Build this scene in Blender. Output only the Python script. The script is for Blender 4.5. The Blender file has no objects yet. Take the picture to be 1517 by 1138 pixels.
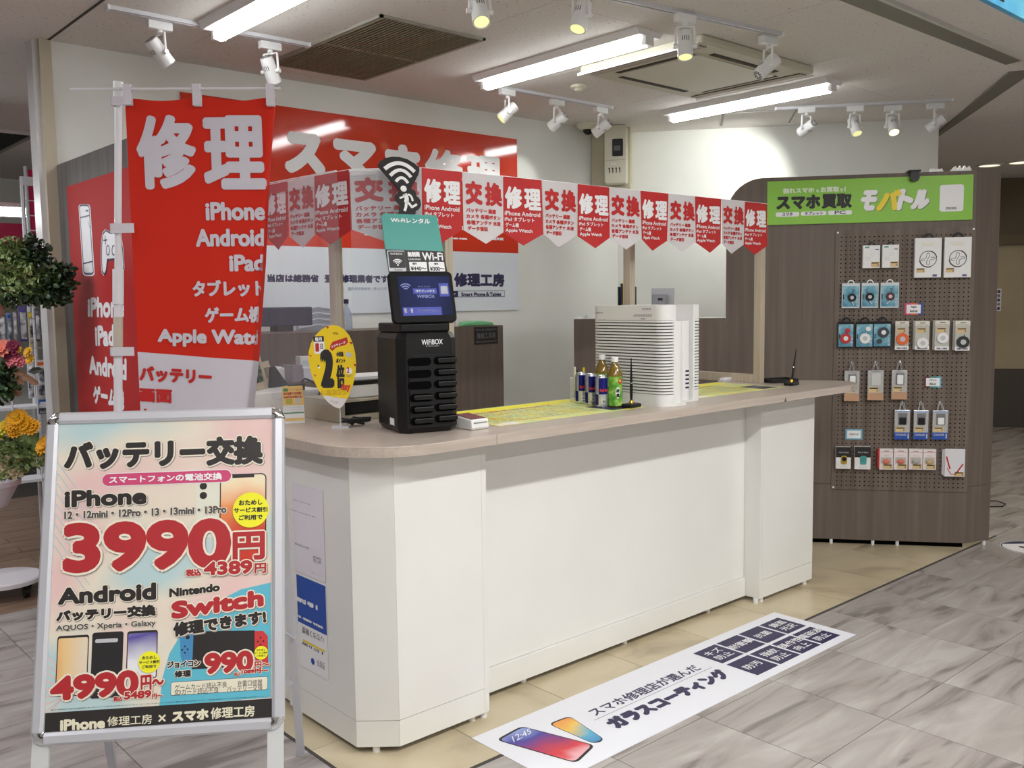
import bpy, bmesh, math, random
from math import sin, cos, radians, pi, sqrt, atan2, tan
from mathutils import Vector, Matrix
random.seed(7)
SC = bpy.context.scene
COL = SC.collection
# ------------------------------------------------------------------ camera
FPX, PITCH, ROLL, YAW, CAMH = 1378., radians(5.15), radians(-.75), radians(48.25), 1.5
_M = Matrix(((sin(YAW), cos(YAW), 0), (-cos(YAW), sin(YAW), 0), (0, 0, 1)))
_f = Vector((0, cos(PITCH), -sin(PITCH))); _u = Vector((0, sin(PITCH), cos(PITCH))); _r = Vector((1, 0, 0))
CR = _M @ (_r*cos(ROLL) + _u*sin(ROLL)); CU = _M @ (-_r*sin(ROLL) + _u*cos(ROLL)); CF = _M @ _f
CO = Vector((0, 0, CAMH))
cam = bpy.data.objects.new('camera', bpy.data.cameras.new('camera')); COL.objects.link(cam)
cam.data.sensor_fit = 'HORIZONTAL'; cam.data.sensor_width = 36; cam.data.lens = 36*FPX/1517
cam.data.clip_start = .05
mw = Matrix((CR, CU, -CF)).transposed().to_4x4(); mw.translation = CO; cam.matrix_world = mw
SC.camera = cam
# ------------------------------------------------------------------ world, exposure, corridor lamps' light, added fill
w = bpy.data.worlds.new('world'); SC.world = w; w.use_nodes = True
w.node_tree.nodes['Background'].inputs[0].default_value = (.95, .97, 1, 1)
w.node_tree.nodes['Background'].inputs[1].default_value = .5
SC.view_settings.view_transform = 'Standard'; SC.view_settings.look = 'None'
SC.view_settings.gamma = 1; SC.view_settings.use_curve_mapping = False
SC.view_settings.exposure = 0.0
def area(name, loc, sx, sy, power, col=(1, 1, 1), rot=(0, 0, 0), spread=180):
    l = bpy.data.lights.new(name, 'AREA'); l.shape = 'RECTANGLE'; l.size = sx; l.size_y = sy; l.energy = power; l.color = col; l.spread = radians(spread)
    o = bpy.data.objects.new(name, l); COL.objects.link(o); o.location = loc; o.rotation_euler = rot; return o
P_CORR = 28
for lx in (.3, 1.9, 3.5):
    area('corridor_and_fill_light', (lx, .42, 2.70), 1.2, .10, P_CORR, (1, .985, .96))
for lx in (-.6, 2.2, 5.0):
    area('corridor_and_fill_light', (lx, -1.6, 2.70), 1.2, .10, 34, (1, .985, .96))  # extra unseen lights behind the camera, added to soften the counter's shadow
area('corridor_and_fill_light', (8.2, 1.2, 2.70), 1.2, .12, 30, (1, .93, .82))
area('corridor_and_fill_light', (-.9, 2.6, 2.70), .12, 1.2, 16, (.95, .95, 1))  # added fill light that brightens the left panel and the banner
area('corridor_and_fill_light', (.0, 4.6, 2.70), .12, 1.2, 34, (.95, .95, 1))  # added fill behind the sign stand, lights the left panel but not the poster
area('next_shop_lamp_light', (.3, 7.2, 2.2), 1.4, .12, 55, (.97, .96, 1))
area('corridor_and_fill_light', (9.0, 4.2, 2.70), .6, .6, 14, (1, .9, .76))
# ------------------------------------------------------------------ pixel -> real place on a known plane
def ray(px, py): return (px-758.5)/FPX*CR - (py-569)/FPX*CU + CF
def onz(px, py, z): v = ray(px, py); return CO + v*((z-CO.z)/v.z)
def ony(px, py, y): v = ray(px, py); return CO + v*((y-CO.y)/v.y)
def onx(px, py, x): v = ray(px, py); return CO + v*((x-CO.x)/v.x)
def atd(px, py, d): return CO + ray(px, py)*d
def proj(P):
    d = Vector(P)-CO; z = d.dot(CF)
    return (758.5+FPX*d.dot(CR)/z, 569-FPX*d.dot(CU)/z, z)
class Fr:
    """a board's own frame: x to its right, y into it, z up"""
    def __init__(s, O, yaw, tilt=0.):
        s.O = Vector(O); s.u = Vector((cos(yaw), sin(yaw), 0)); b = Vector((-sin(yaw), cos(yaw), 0))
        s.v = Vector((0, 0, 1))*cos(tilt)+b*sin(tilt); s.b = b*cos(tilt)-Vector((0, 0, 1))*sin(tilt)
        m = Matrix((s.u, s.b, s.v)).transposed().to_4x4(); m.translation = s.O; s.m = m
    def q(s, px, py, y=0.):
        v = ray(px, py); O = s.O+s.b*y; P = CO+v*((O-CO).dot(s.b)/v.dot(s.b)); d = P-s.O
        return (d.dot(s.u), d.dot(s.v))
    def w(s, x, y, z): return s.O+s.u*x+s.b*y+s.v*z
# ------------------------------------------------------------------ materials
def lin(c):
    return tuple(((x/255)/12.92 if x/255 <= .04045 else ((x/255+.055)/1.055)**2.4) for x in c)
MC = {}
def M(name, rgb=None, rough=.5, metal=0., emit=0., spec=.5, alpha=1., trans=0., coat=0.):
    if name in MC: return MC[name]
    m = bpy.data.materials.new(name); m.use_nodes = True; b = m.node_tree.nodes['Principled BSDF']
    c = lin(rgb)+(1,)
    b.inputs['Base Color'].default_value = c; b.inputs['Roughness'].default_value = rough
    b.inputs['Metallic'].default_value = metal; b.inputs['Specular IOR Level'].default_value = spec
    b.inputs['Coat Weight'].default_value = coat
    if emit: b.inputs['Emission Color'].default_value = c; b.inputs['Emission Strength'].default_value = emit
    if trans: b.inputs['Transmission Weight'].default_value = trans
    if alpha < 1: b.inputs['Alpha'].default_value = alpha
    MC[name] = m; return m
def N(m, t, **k):
    n = m.node_tree.nodes.new(t)
    for a, v in k.items(): setattr(n, a, v)
    return n
def noise_mat(name, cols, scale=(1, 1, 1), rough=.5, detail=4, nscale=5., pos=(.35, .65), spec=.5, bump=0., coord='Object', rnd=False, distort=0., bscale=None, coat=0., rot=0., metal=0.):
    if name in MC: return MC[name]
    m = M(name, cols[0], rough, spec=spec, coat=coat, metal=metal); nt = m.node_tree; L = nt.links; b = nt.nodes['Principled BSDF']
    if coord == 'World':
        tc = N(m, 'ShaderNodeNewGeometry'); out = tc.outputs['Position']
    else:
        tc = N(m, 'ShaderNodeTexCoord'); out = tc.outputs[coord]
    mp = N(m, 'ShaderNodeMapping'); mp.inputs['Scale'].default_value = scale; mp.inputs['Rotation'].default_value = (0, 0, rot)
    if rnd:
        oi = N(m, 'ShaderNodeObjectInfo'); ad = N(m, 'ShaderNodeVectorMath', operation='MULTIPLY_ADD')
        ml = N(m, 'ShaderNodeVectorMath', operation='SCALE'); ml.inputs[0].default_value = (13, 7, 5); L.new(oi.outputs['Random'], ml.inputs['Scale'])
        ad = N(m, 'ShaderNodeVectorMath', operation='ADD'); L.new(out, ad.inputs[0]); L.new(ml.outputs[0], ad.inputs[1]); out = ad.outputs[0]
    L.new(out, mp.inputs['Vector'])
    no = N(m, 'ShaderNodeTexNoise'); no.inputs['Scale'].default_value = nscale; no.inputs['Detail'].default_value = detail; no.inputs['Distortion'].default_value = distort
    L.new(mp.outputs[0], no.inputs['Vector'])
    cr = N(m, 'ShaderNodeValToRGB'); e = cr.color_ramp.elements
    while len(e) < len(cols): e.new(.5)
    for i, c in enumerate(cols):
        e[i].position = pos[0]+(pos[1]-pos[0])*i/(len(cols)-1); e[i].color = lin(c)+(1,)
    L.new(no.outputs['Fac'], cr.inputs[0]); L.new(cr.outputs[0], b.inputs['Base Color'])
    if bump:
        bp = N(m, 'ShaderNodeBump'); bp.inputs['Strength'].default_value = bump; bp.inputs['Distance'].default_value = .01
        if bscale:
            n2 = N(m, 'ShaderNodeTexNoise'); n2.inputs['Scale'].default_value = bscale; L.new(out, n2.inputs['Vector']); L.new(n2.outputs['Fac'], bp.inputs['Height'])
        else: L.new(no.outputs['Fac'], bp.inputs['Height'])
        L.new(bp.outputs[0], b.inputs['Normal'])
    return m
wood = noise_mat('greybrown_woodgrain', [(102, 91, 83), (109, 98, 90), (117, 106, 97)], (14, 14, .5), .45, 5, 2.2, (.3, .72), spec=.3)
pegm = noise_mat('pegboard_woodgrain', [(98, 86, 78), (112, 100, 91), (122, 110, 100)], (14, 14, .6), .5, 4, 2.2, (.3, .7), spec=.25)
gwood = noise_mat('grey_woodgrain', [(86, 84, 82), (98, 95, 92), (112, 108, 104)], (16, 16, .5), .5, 5, 2.4, (.3, .7), spec=.3)
topw = noise_mat('worktop_laminate', [(178, 165, 154), (188, 175, 164), (196, 184, 172)], (1.2, 30, 30), .28, 4, 3, (.3, .7), spec=.5)
postw = noise_mat('pale_post_wood', [(172, 160, 140), (184, 172, 152), (192, 180, 162)], (30, 30, 1.2), .5, 4, 3, (.3, .7))
white_pan = noise_mat('white_melamine', [(232, 232, 228), (238, 238, 234)], (1, 1, 1), .35, 3, 2, (.3, .7), spec=.45)
wallm = noise_mat('white_wallpaper', [(226, 227, 222), (232, 233, 228)], (1, 1, 1), .7, 3, 3, (.3, .7), spec=.2, bump=.05, bscale=300)
ceilm = noise_mat('rock_wool_board', [(170, 166, 162), (222, 217, 212), (226, 221, 217)], (1, 1, 1), .95, 7, 70, (.30, .42), spec=.05, rnd=True)
marble = noise_mat('grey_marble_tile', [(126, 119, 116), (160, 153, 149), (170, 164, 160), (181, 176, 172)], (1.0, 5.2, 1), .22, 8, 1.5, (.33, .66), rnd=True, coord='World', distort=1.2, spec=.5, rot=radians(43), bump=.02)
beige = noise_mat('beige_vinyl_tile', [(160, 146, 120), (196, 182, 152), (204, 191, 162)], (1, 1, 1), .28, 7, 2.4, (.3, .6), rnd=True, coord='World', distort=.8, spec=.5)
woodfl = noise_mat('brown_wood_floor', [(106, 84, 70), (134, 110, 92), (150, 126, 106)], (2, 14, 1), .3, 5, 1.6, (.3, .7), coord='World', rnd=True)
farwall = noise_mat('beige_painted_wall', [(158, 146, 118), (176, 164, 136)], (1, 1, 1), .6, 5, 1.2, (.3, .7))
W_ = M('white_paint', (236, 236, 236), .35); WP = M('white_print', (240, 240, 242), .45)
RED = M('red_print', (205, 40, 30), .42); REDG = M('red_gloss_board', (208, 60, 38), .07, spec=.6); REDD = M('dark_red_sign', (180, 46, 46), .6, spec=.2)
REDF = M('red_cloth', (210, 50, 36), .8, spec=.1); WF = M('white_cloth', (212, 208, 218), .8, spec=.1); REDT = M('red_text_print', (186, 38, 36), .5); REDB = M('bunting_red', (190, 34, 34), .55)
BLK = M('black_print', (30, 27, 27), .5); BLKP = M('black_plastic', (15, 15, 17), .36, spec=.35); BLKM = M('matte_black', (16, 16, 18), .6); DK = M('dark_recess', (8, 8, 9), .9, spec=.05)
GRN = M('green_board', (136, 196, 58), .4); YEL = M('yellow_print', (240, 214, 48), .45); YELB = M('bright_yellow', (244, 240, 40), .45)
TEAL = M('teal_board', (62, 156, 146), .4); NAVY = M('navy_print', (40, 34, 78), .45); BLUE = M('blue_print', (30, 78, 170), .45); LBL = M('light_blue_print', (112, 178, 204), .4)
PINK = M('pink_print', (206, 72, 118), .45); CREAM = M('cream_print', (240, 232, 214), .45); GRY = M('grey_print', (120, 120, 124), .5); LG = M('light_grey', (196, 198, 202), .4)
ALU = M('brushed_aluminium', (206, 207, 214), .36, metal=.35); CHR = M('chrome', (230, 232, 236), .08, metal=1.); GOLD = M('gold_metal', (220, 170, 70), .2, metal=1.)
IVORY = M('ivory_plastic', (222, 220, 200), .4); ACM = M('air_conditioner_cream', (200, 196, 178), .5); PURE = M('cream_white_plastic', (232, 232, 230), .35); GAP = M('seam_grey', (70, 66, 62), .9)  # GAP is the dark grey of open joints and the backing behind them
BAND = M('grey_ceiling_band', (126, 124, 116), .5); TRK = M('white_track', (206, 206, 210), .4); SLOT = M('track_slot', (60, 60, 62), .6)
FLU = M('fluorescent_tube', (247, 250, 250), .4, emit=21.); WARM = M('warm_lamp_lens', (255, 236, 150), .3, emit=6.); PALE = M('pale_lamp_lens', (240, 240, 170), .3, emit=.9)
ORNG = M('orange_plastic', (226, 104, 44), .4); BUR = M('burgundy', (92, 24, 32), .3); CARD = M('kraft_card', (216, 188, 136), .6)
CLR = M('clear_plastic', (235, 238, 240), .12, alpha=.28, spec=.8); SILV = M('silver_foil_pack', (200, 200, 200), .22, metal=.7); COPP = M('copper_print', (196, 154, 122), .35, metal=.2)
SKIN = M('beige_print', (224, 206, 170), .5); GRNL = M('green_print', (96, 170, 60), .4); PURP = M('purple_print', (96, 86, 150), .5)
# ------------------------------------------------------------------ mesh builder
class MB:
    def __init__(s): s.v = []; s.f = []; s.mi = []; s.mats = []
    def mid(s, mat):
        if mat not in s.mats: s.mats.append(mat)
        return s.mats.index(mat)
    def add(s, vs, fs, mat):
        o = len(s.v); i = s.mid(mat); s.v += [tuple(p) for p in vs]
        for f in fs: s.f.append([k+o for k in f]); s.mi.append(i)
        return s
    def box(s, x0, y0, z0, x1, y1, z1, mat):
        vs = [(x, y, z) for z in (z0, z1) for y in (y0, y1) for x in (x0, x1)]
        return s.add(vs, [(0, 2, 3, 1), (4, 5, 7, 6), (0, 1, 5, 4), (2, 6, 7, 3), (0, 4, 6, 2), (1, 3, 7, 5)], mat)
    def prism(s, pts, a0, a1, mat, axis='z'):
        n = len(pts)
        if axis == 'z': vs = [(x, y, a0) for x, y in pts]+[(x, y, a1) for x, y in pts]
        elif axis == 'y': vs = [(x, a0, z) for x, z in pts]+[(x, a1, z) for x, z in pts]
        else: vs = [(a0, y, z) for y, z in pts]+[(a1, y, z) for y, z in pts]
        fs = [tuple(range(n))[::-1], tuple(range(n, 2*n))]+[(i, (i+1) % n, (i+1) % n+n, i+n) for i in range(n)]
        return s.add(vs, fs, mat)
    def cyl(s, p0, p1, r, mat, n=16, r1=None, caps=True):
        p0 = Vector(p0); p1 = Vector(p1); d = (p1-p0).normalized(); r1 = r if r1 is None else r1
        a = d.orthogonal().normalized(); b = d.cross(a); vs = []
        for p, rr in ((p0, r), (p1, r1)):
            for i in range(n): t = 2*pi*i/n; vs.append(p+(a*cos(t)+b*sin(t))*rr)
        fs = [(i, (i+1) % n, (i+1) % n+n, i+n) for i in range(n)]
        if caps: fs += [tuple(range(n))[::-1], tuple(range(n, 2*n))]
        return s.add(vs, fs, mat)
    def lathe(s, prof, mat, n=24, c=(0, 0, 0), caps=True):
        vs = []; k = len(prof)
        for r, z in prof:
            for i in range(n): t = 2*pi*i/n; vs.append((c[0]+r*cos(t), c[1]+r*sin(t), c[2]+z))
        fs = [(j*n+i, j*n+(i+1) % n, (j+1)*n+(i+1) % n, (j+1)*n+i) for j in range(k-1) for i in range(n)]
        if caps: fs += [tuple(range(n))[::-1], tuple(range((k-1)*n, k*n))]
        return s.add(vs, fs, mat)
    def tube(s, pts, r, mat, n=6):
        pts = [Vector(p) for p in pts]; vs = []
        for i, p in enumerate(pts):
            d = (pts[min(i+1, len(pts)-1)]-pts[max(i-1, 0)]).normalized()
            a = Vector((0, 0, 1)) if abs(d.z) < .9 else Vector((1, 0, 0)); a = (a-d*a.dot(d)).normalized(); b = d.cross(a)
            for k in range(n): t = 2*pi*k/n; vs.append(p+(a*cos(t)+b*sin(t))*r)
        fs = [(i*n+k, i*n+(k+1) % n, (i+1)*n+(k+1) % n, (i+1)*n+k) for i in range(len(pts)-1) for k in range(n)]
        fs += [tuple(range(n))[::-1], tuple(range((len(pts)-1)*n, len(pts)*n))]
        return s.add(vs, fs, mat)
    def ball(s, c, r, mat, n=12, m=8, sc=(1, 1, 1)):
        vs = []; 
        for j in range(1, m):
            ph = pi*j/m
            for i in range(n): t = 2*pi*i/n; vs.append((c[0]+r*sc[0]*sin(ph)*cos(t), c[1]+r*sc[1]*sin(ph)*sin(t), c[2]+r*sc[2]*cos(ph)))
        fs = [(j*n+i, (j+1)*n+i, (j+1)*n+(i+1) % n, j*n+(i+1) % n) for j in range(m-2) for i in range(n)]
        k = len(vs); vs += [(c[0], c[1], c[2]+r*sc[2]), (c[0], c[1], c[2]-r*sc[2])]
        fs += [(k, i, (i+1) % n) for i in range(n)]+[(k+1, (m-2)*n+(i+1) % n, (m-2)*n+i) for i in range(n)]
        return s.add(vs, fs, mat)
    # flat print in the board's face, y = distance in front (negative)
    def poly(s, pts, y, mat): return s.add([(x, y, z) for x, z in pts], [tuple(range(len(pts)))], mat)
    def rect(s, x0, z0, x1, z1, y, mat): return s.poly([(x0, z0), (x1, z0), (x1, z1), (x0, z1)], y, mat)
    def disc(s, cx, cz, r, y, mat, n=28, sx=1.): return s.poly([(cx+sx*r*cos(2*pi*i/n), cz+r*sin(2*pi*i/n)) for i in range(n)], y, mat)
    def ring(s, cx, cz, r0, r1, y, mat, n=28, a0=0, a1=360, sx=1.):
        vs = []; 
        for i in range(n+1):
            t = radians(a0+(a1-a0)*i/n); vs += [(cx+sx*r0*cos(t), y, cz+r0*sin(t)), (cx+sx*r1*cos(t), y, cz+r1*sin(t))]
        return s.add(vs, [(2*i, 2*i+1, 2*i+3, 2*i+2) for i in range(n)], mat)
    def obj(s, name, parent=None, smooth=0, bevel=0, norm=True, kind=None, label=None, loc=None, rot=None, segs=2):
        me = bpy.data.meshes.new(name); me.from_pydata(s.v, [], s.f)
        for m in s.mats: me.materials.append(m)
        me.polygons.foreach_set('material_index', s.mi)
        if norm:
            b = bmesh.new(); b.from_mesh(me); bmesh.ops.recalc_face_normals(b, faces=b.faces); b.to_mesh(me); b.free()
        if smooth:
            me.shade_smooth(); me.set_sharp_from_angle(angle=radians(smooth))
        me.update()
        o = bpy.data.objects.new(name, me); COL.objects.link(o)
        if parent: o.parent = parent
        if loc: o.location = loc
        if rot: o.rotation_euler = rot
        if bevel:
            md = o.modifiers.new('bevel', 'BEVEL'); md.width = bevel; md.segments = segs; md.limit_method = 'ANGLE'; md.angle_limit = radians(40)
        if kind: o['kind'] = kind
        if label: o['label'] = label
        return o
def rr(x0, z0, x1, z1, r, n=5):
    P = []
    for cx, cz, a in ((x1-r, z0+r, -90), (x1-r, z1-r, 0), (x0+r, z1-r, 90), (x0+r, z0+r, 180)):
        for i in range(n+1): t = radians(a+90*i/n); P.append((cx+r*cos(t), cz+r*sin(t)))
    return P
def thing(name, label, cat, loc=(0, 0, 0), rotz=0., group=None, m=None):
    o = bpy.data.objects.new(name, None); COL.objects.link(o); o.empty_display_size = .05
    if m is not None: o.matrix_world = m
    else: o.location = loc; o.rotation_euler = (0, 0, rotz)
    o['label'] = label; o['category'] = cat
    if group: o['group'] = group
    return o
def tag(o, label, cat, group=None):
    o['label'] = label; o['category'] = cat
    if group: o['group'] = group
    return o
def struct(name, mb, **k):
    o = mb.obj(name, **k); o['kind'] = 'structure'; return o
def dup(root, label=None, group=None, loc=None, rotz=None):
    r = root.copy(); COL.objects.link(r)
    if label: r['label'] = label
    if group: r['group'] = group
    if loc: r.location = loc
    if rotz is not None: r.rotation_euler = (0, 0, rotz)
    for ch in list(root.children):
        c = ch.copy(); COL.objects.link(c); c.parent = r
        for g in ch.children:
            d = g.copy(); COL.objects.link(d); d.parent = c
    return r
# ------------------------------------------------------------------ lettering
GC = {}
def glyph(s, space=1.):
    k = (s, space)
    if k in GC: return GC[k]
    c = bpy.data.curves.new('t', 'FONT'); c.body = s; c.size = 1; c.resolution_u = 4; c.space_character = space
    o = bpy.data.objects.new('t', c); me = o.to_mesh()
    v = [(p.co.x, p.co.y) for p in me.vertices]; f = [tuple(p.vertices) for p in me.polygons]
    o.to_mesh_clear(); bpy.data.objects.remove(o); bpy.data.curves.remove(c)
    if not v: GC[k] = ([(0, 0)], []); return GC[k]
    x0 = min(p[0] for p in v); x1 = max(p[0] for p in v); y0 = min(p[1] for p in v); y1 = max(p[1] for p in v)
    GC[k] = ([((x-x0)/max(x1-x0, 1e-6), (y-y0)/max(y1-y0, 1e-6)) for x, y in v], f); return GC[k]
def TX(mb, s, quad, mat, y=-.001, bold=0., n=8, shear=0., deform=None, grow=0.):
    """fit the words into a quad: (tl, br) or (tl, tr, br, bl) in board coordinates; bold thickens the strokes"""
    if len(quad) == 2:
        (x0, z1), (x1, z0) = quad; quad = ((x0, z1), (x1, z1), (x1, z0), (x0, z0))
    tl, tr, br, bl = [Vector(p) for p in quad]; W = (tr-tl).length; H = (tl-bl).length
    v, f = glyph(s); b = bold; g = bold+grow
    ku = min(b/max(W, 1e-6), .45); kv = min(b/max(H, 1e-6), .3)
    base = []
    for a, c in v:
        a2 = ku+a*(1-2*ku); c2 = kv+c*(1-2*kv)
        p = bl*(1-a2)*(1-c2)+br*a2*(1-c2)+tr*a2*c2+tl*(1-a2)*c2
        base.append((p.x+shear*(c2-.5)*H, p.y))
    offs = [(0, 0)]
    if g > 0:
        m = n if not grow else max(n, 10)
        offs += [(g*cos(2*pi*i/m+.3), g*sin(2*pi*i/m+.3)) for i in range(m)]
        if g > .012: offs += [(g*.5*cos(2*pi*i/m), g*.5*sin(2*pi*i/m)) for i in range(m)]
    for i, (dx, dz) in enumerate(offs):
        yy = y-i*4e-6
        if deform: vs = [deform(x+dx, z+dz, yy) for x, z in base]
        else: vs = [(x+dx, yy, z+dz) for x, z in base]
        mb.add(vs, f, mat)
# ================================================================== SETTING
CZ = 2.8
DV = radians(-52.5)                      # the partition's direction
fl = struct('floor', MB().box(-5, -4, -.06, 14, 11, -.012, GAP))
TS = .457
def tile_mesh(name, sx, sy, mat):
    b = MB().box(.0015, .0015, -.012, sx-.0015, sy-.0015, 0, mat); me = bpy.data.meshes.new(name); me.from_pydata(b.v, [], b.f); me.materials.append(mat)
    return me
TM = {}
ntile = {}
far = MB()
def tile(x, y, sx, sy, mat, nm):
    cx, cy = x+sx/2, y+sy/2; p = proj((cx, cy, 0)); d = (Vector((cx, cy, 0))-CO).dot(CF)
    vis = d > .6 and -90 < p[0] < 1607 and p[1] < 1300 and d < 7.5
    cnt = ntile.get(nm, 0)
    if not vis or cnt >= 290:
        if d > 0 or True: far.box(x+.0015, y+.0015, -.012, x+sx-.0015, y+sy-.0015, 0, mat)
        return
    ntile[nm] = cnt+1
    k = (round(sx, 3), round(sy, 3), mat.name)
    if k not in TM: TM[k] = tile_mesh(nm, sx, sy, mat)
    o = bpy.data.objects.new(nm, TM[k]); COL.objects.link(o); o.parent = fl; o.location = (x, y, 0)
ys = [1.956-TS*k for k in range(9, -1, -1)]
for i in range(-15, 24):                 # corridor: grey marble
    x = 3.10+TS*i
    if not -4 < x < 13: continue
    for y in ys: tile(x, y-TS if False else y-TS, TS, TS, marble, 'marble_tile')
    tile(x, 1.956, TS, .284, marble, 'marble_tile')
for i in range(13):                      # right of the beige floor
    for j in range(12): tile(6.0+TS*i, 2.24+TS*j, TS, TS, marble, 'marble_tile')
for i in range(9):                       # aisle left of the shop
    for j in range(6): tile(1.48-TS*(i+1), 2.24+TS*j, TS, TS, marble, 'marble_tile')
for i in range(10):
    for j in range(7): tile(1.485+.4515*i, 2.245+TS*j, .4515, TS, beige, 'beige_tile')
for i in range(14):                      # wooden floor of the next shop
    for j in range(20): tile(1.48-.9*(j % 2)*.5-.9*(i-1), 2.24+TS*6+.15*j, .9, .15, woodfl, 'floor_plank')
o = far.obj('tile', fl, norm=False, kind='stuff')
struct('trim_1', MB().box(1.474, 2.232, -.004, 6.02, 2.246, .0015, GAP).box(1.474, 2.24, -.004, 1.486, 5.2, .0015, GAP))
# ceiling: boards with open joints
ce = struct('ceiling', MB().box(-5, -4, CZ+.02, 14, 11, CZ+.06, GAP))
PX, PY = .94, 1.86
pm = {}
for i in range(-5, 12):
    for j in range(-3, 6):
        x = 2.02+PX*i; y = 3.0+PY*j
        if 'p' not in pm:
            b = MB().box(.0015, .0015, 0, PX-.0015, PY-.0015, .02, ceilm); pm['p'] = bpy.data.meshes.new('panel'); pm['p'].from_pydata(b.v, [], b.f); pm['p'].materials.append(ceilm)
        o = bpy.data.objects.new('panel', pm['p']); COL.objects.link(o); o.parent = ce; o.location = (x, y, CZ)
# walls
BY = 5.01; C0 = Vector((5.62, BY)); dD = Vector((cos(DV), sin(DV))); nD = Vector((-dD.y, dD.x))   # nD points away from the camera
struct('wall_back', MB().box(1.45, BY, 0, 5.75, BY+.12, CZ, wallm))
e = C0+dD*2.375
struct('wall_right', MB().prism([tuple(C0), tuple(e), tuple(e+nD*.12), tuple(C0+nD*.12+Vector((.05, .05)))], 0, CZ, wallm))
F0 = Vector((11.05, 4.1))
fw = Fr((F0.x, F0.y, 0), DV)
wf = struct('wall_far', MB().box(-6, 0, .66, 7, .15, 2.04, farwall))
wf.matrix_world = fw.m
dkb = M('dark_dado', (70, 64, 56), .5); hd = M('brown_header', (104, 92, 70), .6)
b = MB().box(-6, -.02, 0, 7, .13, .66, dkb); b.obj('dado', wf)
b = MB().box(-6, -.06, 2.04, 7, .15, 2.15, hd); b.obj('header', wf)
b = MB().box(-6, .25, 2.15, 7, .35, CZ, noise_mat('upper_far_wall', [(104, 92, 70), (140, 132, 120)], (1, 1, 1), .7, 2, .5)); b.obj('upper_wall', wf)
struct('wall_outer', MB().box(-4.2, -4, 0, -4.0, 11, CZ, wallm).box(-4, 10.6, 0, 12, 10.8, CZ, wallm))
struct('wall_corridor', MB().box(-4, -3.6, 0, 13, -3.5, CZ, wallm))
# end post of the back wall
struct('trim_2', MB().box(1.375, 5.02, 0, 1.40, 5.13, CZ, M('post_steel', (206, 206, 206), .35)).box(1.40, 4.99, 0, 1.455, 5.13, CZ, M('post_beige', (190, 180, 158), .5)))
# ceiling bands
a1 = onz(1253, 0, CZ); a2 = onz(1490, 93, CZ); b1 = onz(1310, 0, CZ); b2 = onz(1517, 86, CZ)
def band(name, pts, mat, dz=.012):
    return struct(name, MB().prism([(p.x, p.y) for p in pts], CZ-dz, CZ+.001, mat))
dx = (a2-a1).normalized()
band('trim_3', [a1-dx*4, a2, b2, b1-dx*4], BAND)
c1, c2, c3, c4 = onz(1388, 198, CZ), onz(1494, 105, CZ), onz(1517, 104, CZ), onz(1388, 206, CZ)
band('trim_4', [onz(1386, 198, CZ), onz(1494, 106, CZ), onz(1532, 103, CZ), onz(1388, 202, CZ)], BAND)
struct('trim_6', MB().box(1.440, 3.6, CZ-.003, 1.452, 5.02, CZ+.001, GAP))
hl = M('white_ceiling_lip', (206, 204, 198), .5)
o1 = Vector((b1.x, b1.y-.012, 0)); 
struct('trim_5', MB().box(b1.x-4, b1.y-.03, CZ-.02, b2.x+.3, b1.y-.012, CZ, hl))
# ------------------------------------------------------------------ fluorescent fixtures
def fluoro(x, y, label, L=1.25):
    t = thing('fluorescent_fixture', label, 'ceiling light', (x, y, CZ), 0, 'fluorescent fixtures on the shop ceiling')
    MB().prism([(-.10, 0), (-.075, -.03), (.075, -.03), (.10, 0)], -L/2, L/2, W_, 'y').obj('housing', t)
    pr = [(.034*cos(radians(a)), -.03+.034*sin(radians(a))) for a in range(180, 361, 20)]
    MB().prism([(px_, pz_-.012) for px_, pz_ in pr], -L/2+.03, L/2-.03, FLU, 'y').obj('tube', t, smooth=60)
    MB().box(-.03, -L/2, -.07, .03, -L/2+.028, -.03, W_).obj('end_cap', t); MB().box(-.03, L/2-.028, -.07, .03, L/2, -.03, W_).obj('end_cap', t)
    return t
fluoro(5.29, 3.60, 'right-hand lit fluorescent fixture, nearest the white wall')
fluoro(3.62, 3.64, 'lit fluorescent fixture between the slatted vent and the air conditioner')
f3 = fluoro(1.98, 3.64, 'lit fluorescent fixture at the top left, above the red banner')
for lx, wd_ in ((.3, 'left'), (1.9, 'middle'), (3.5, 'right')):
    f = dup(f3, wd_+' fluorescent fixture of the row over the corridor before the counter', 'corridor fluorescent fixtures', (lx, .42, CZ), pi/2)
# ------------------------------------------------------------------ ceiling vent, air conditioner, detectors
t = thing('ceiling_vent', 'large dark slatted return-air vent in the ceiling above the red shop sign', 'vent', (2.78, 4.17, CZ))
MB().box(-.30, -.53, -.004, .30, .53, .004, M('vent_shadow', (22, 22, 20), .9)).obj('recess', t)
fm = M('vent_frame', (150, 146, 136), .5)
MB().box(-.31, -.545, -.012, -.295, .545, .0, fm).box(.295, -.545, -.012, .31, .545, 0, fm).box(-.31, -.545, -.012, .31, -.53, 0, fm).box(-.31, .53, -.012, .31, .545, 0, fm).obj('frame', t)
MB().box(-.295, -.008, -.014, .295, .008, -.002, M('vent_slat', (136, 134, 112), .5)).obj('divider', t)
sl = MB().box(-.0045, -.261, -.014, .0045, .261, -.004, M('vent_slat')).obj('slat', t); first = True
for yy in (-.269, .269):
    for i in range(27):
        o = sl if first else sl.copy()
        if not first: COL.objects.link(o); o.parent = t
        first = False; o.location = (-.286+i*.022, yy, 0); o.rotation_euler = (0, .15, 0)
t = thing('air_conditioner', 'cream four-way ceiling cassette air conditioner between the two right-hand lights', 'air conditioner', (4.38, 3.30, CZ))
MB().prism([(-.52, -.42), (.52, -.42), (.52, .42), (-.52, .42)], -.045, -.0, ACM).obj('casing', t, bevel=.012)
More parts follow.
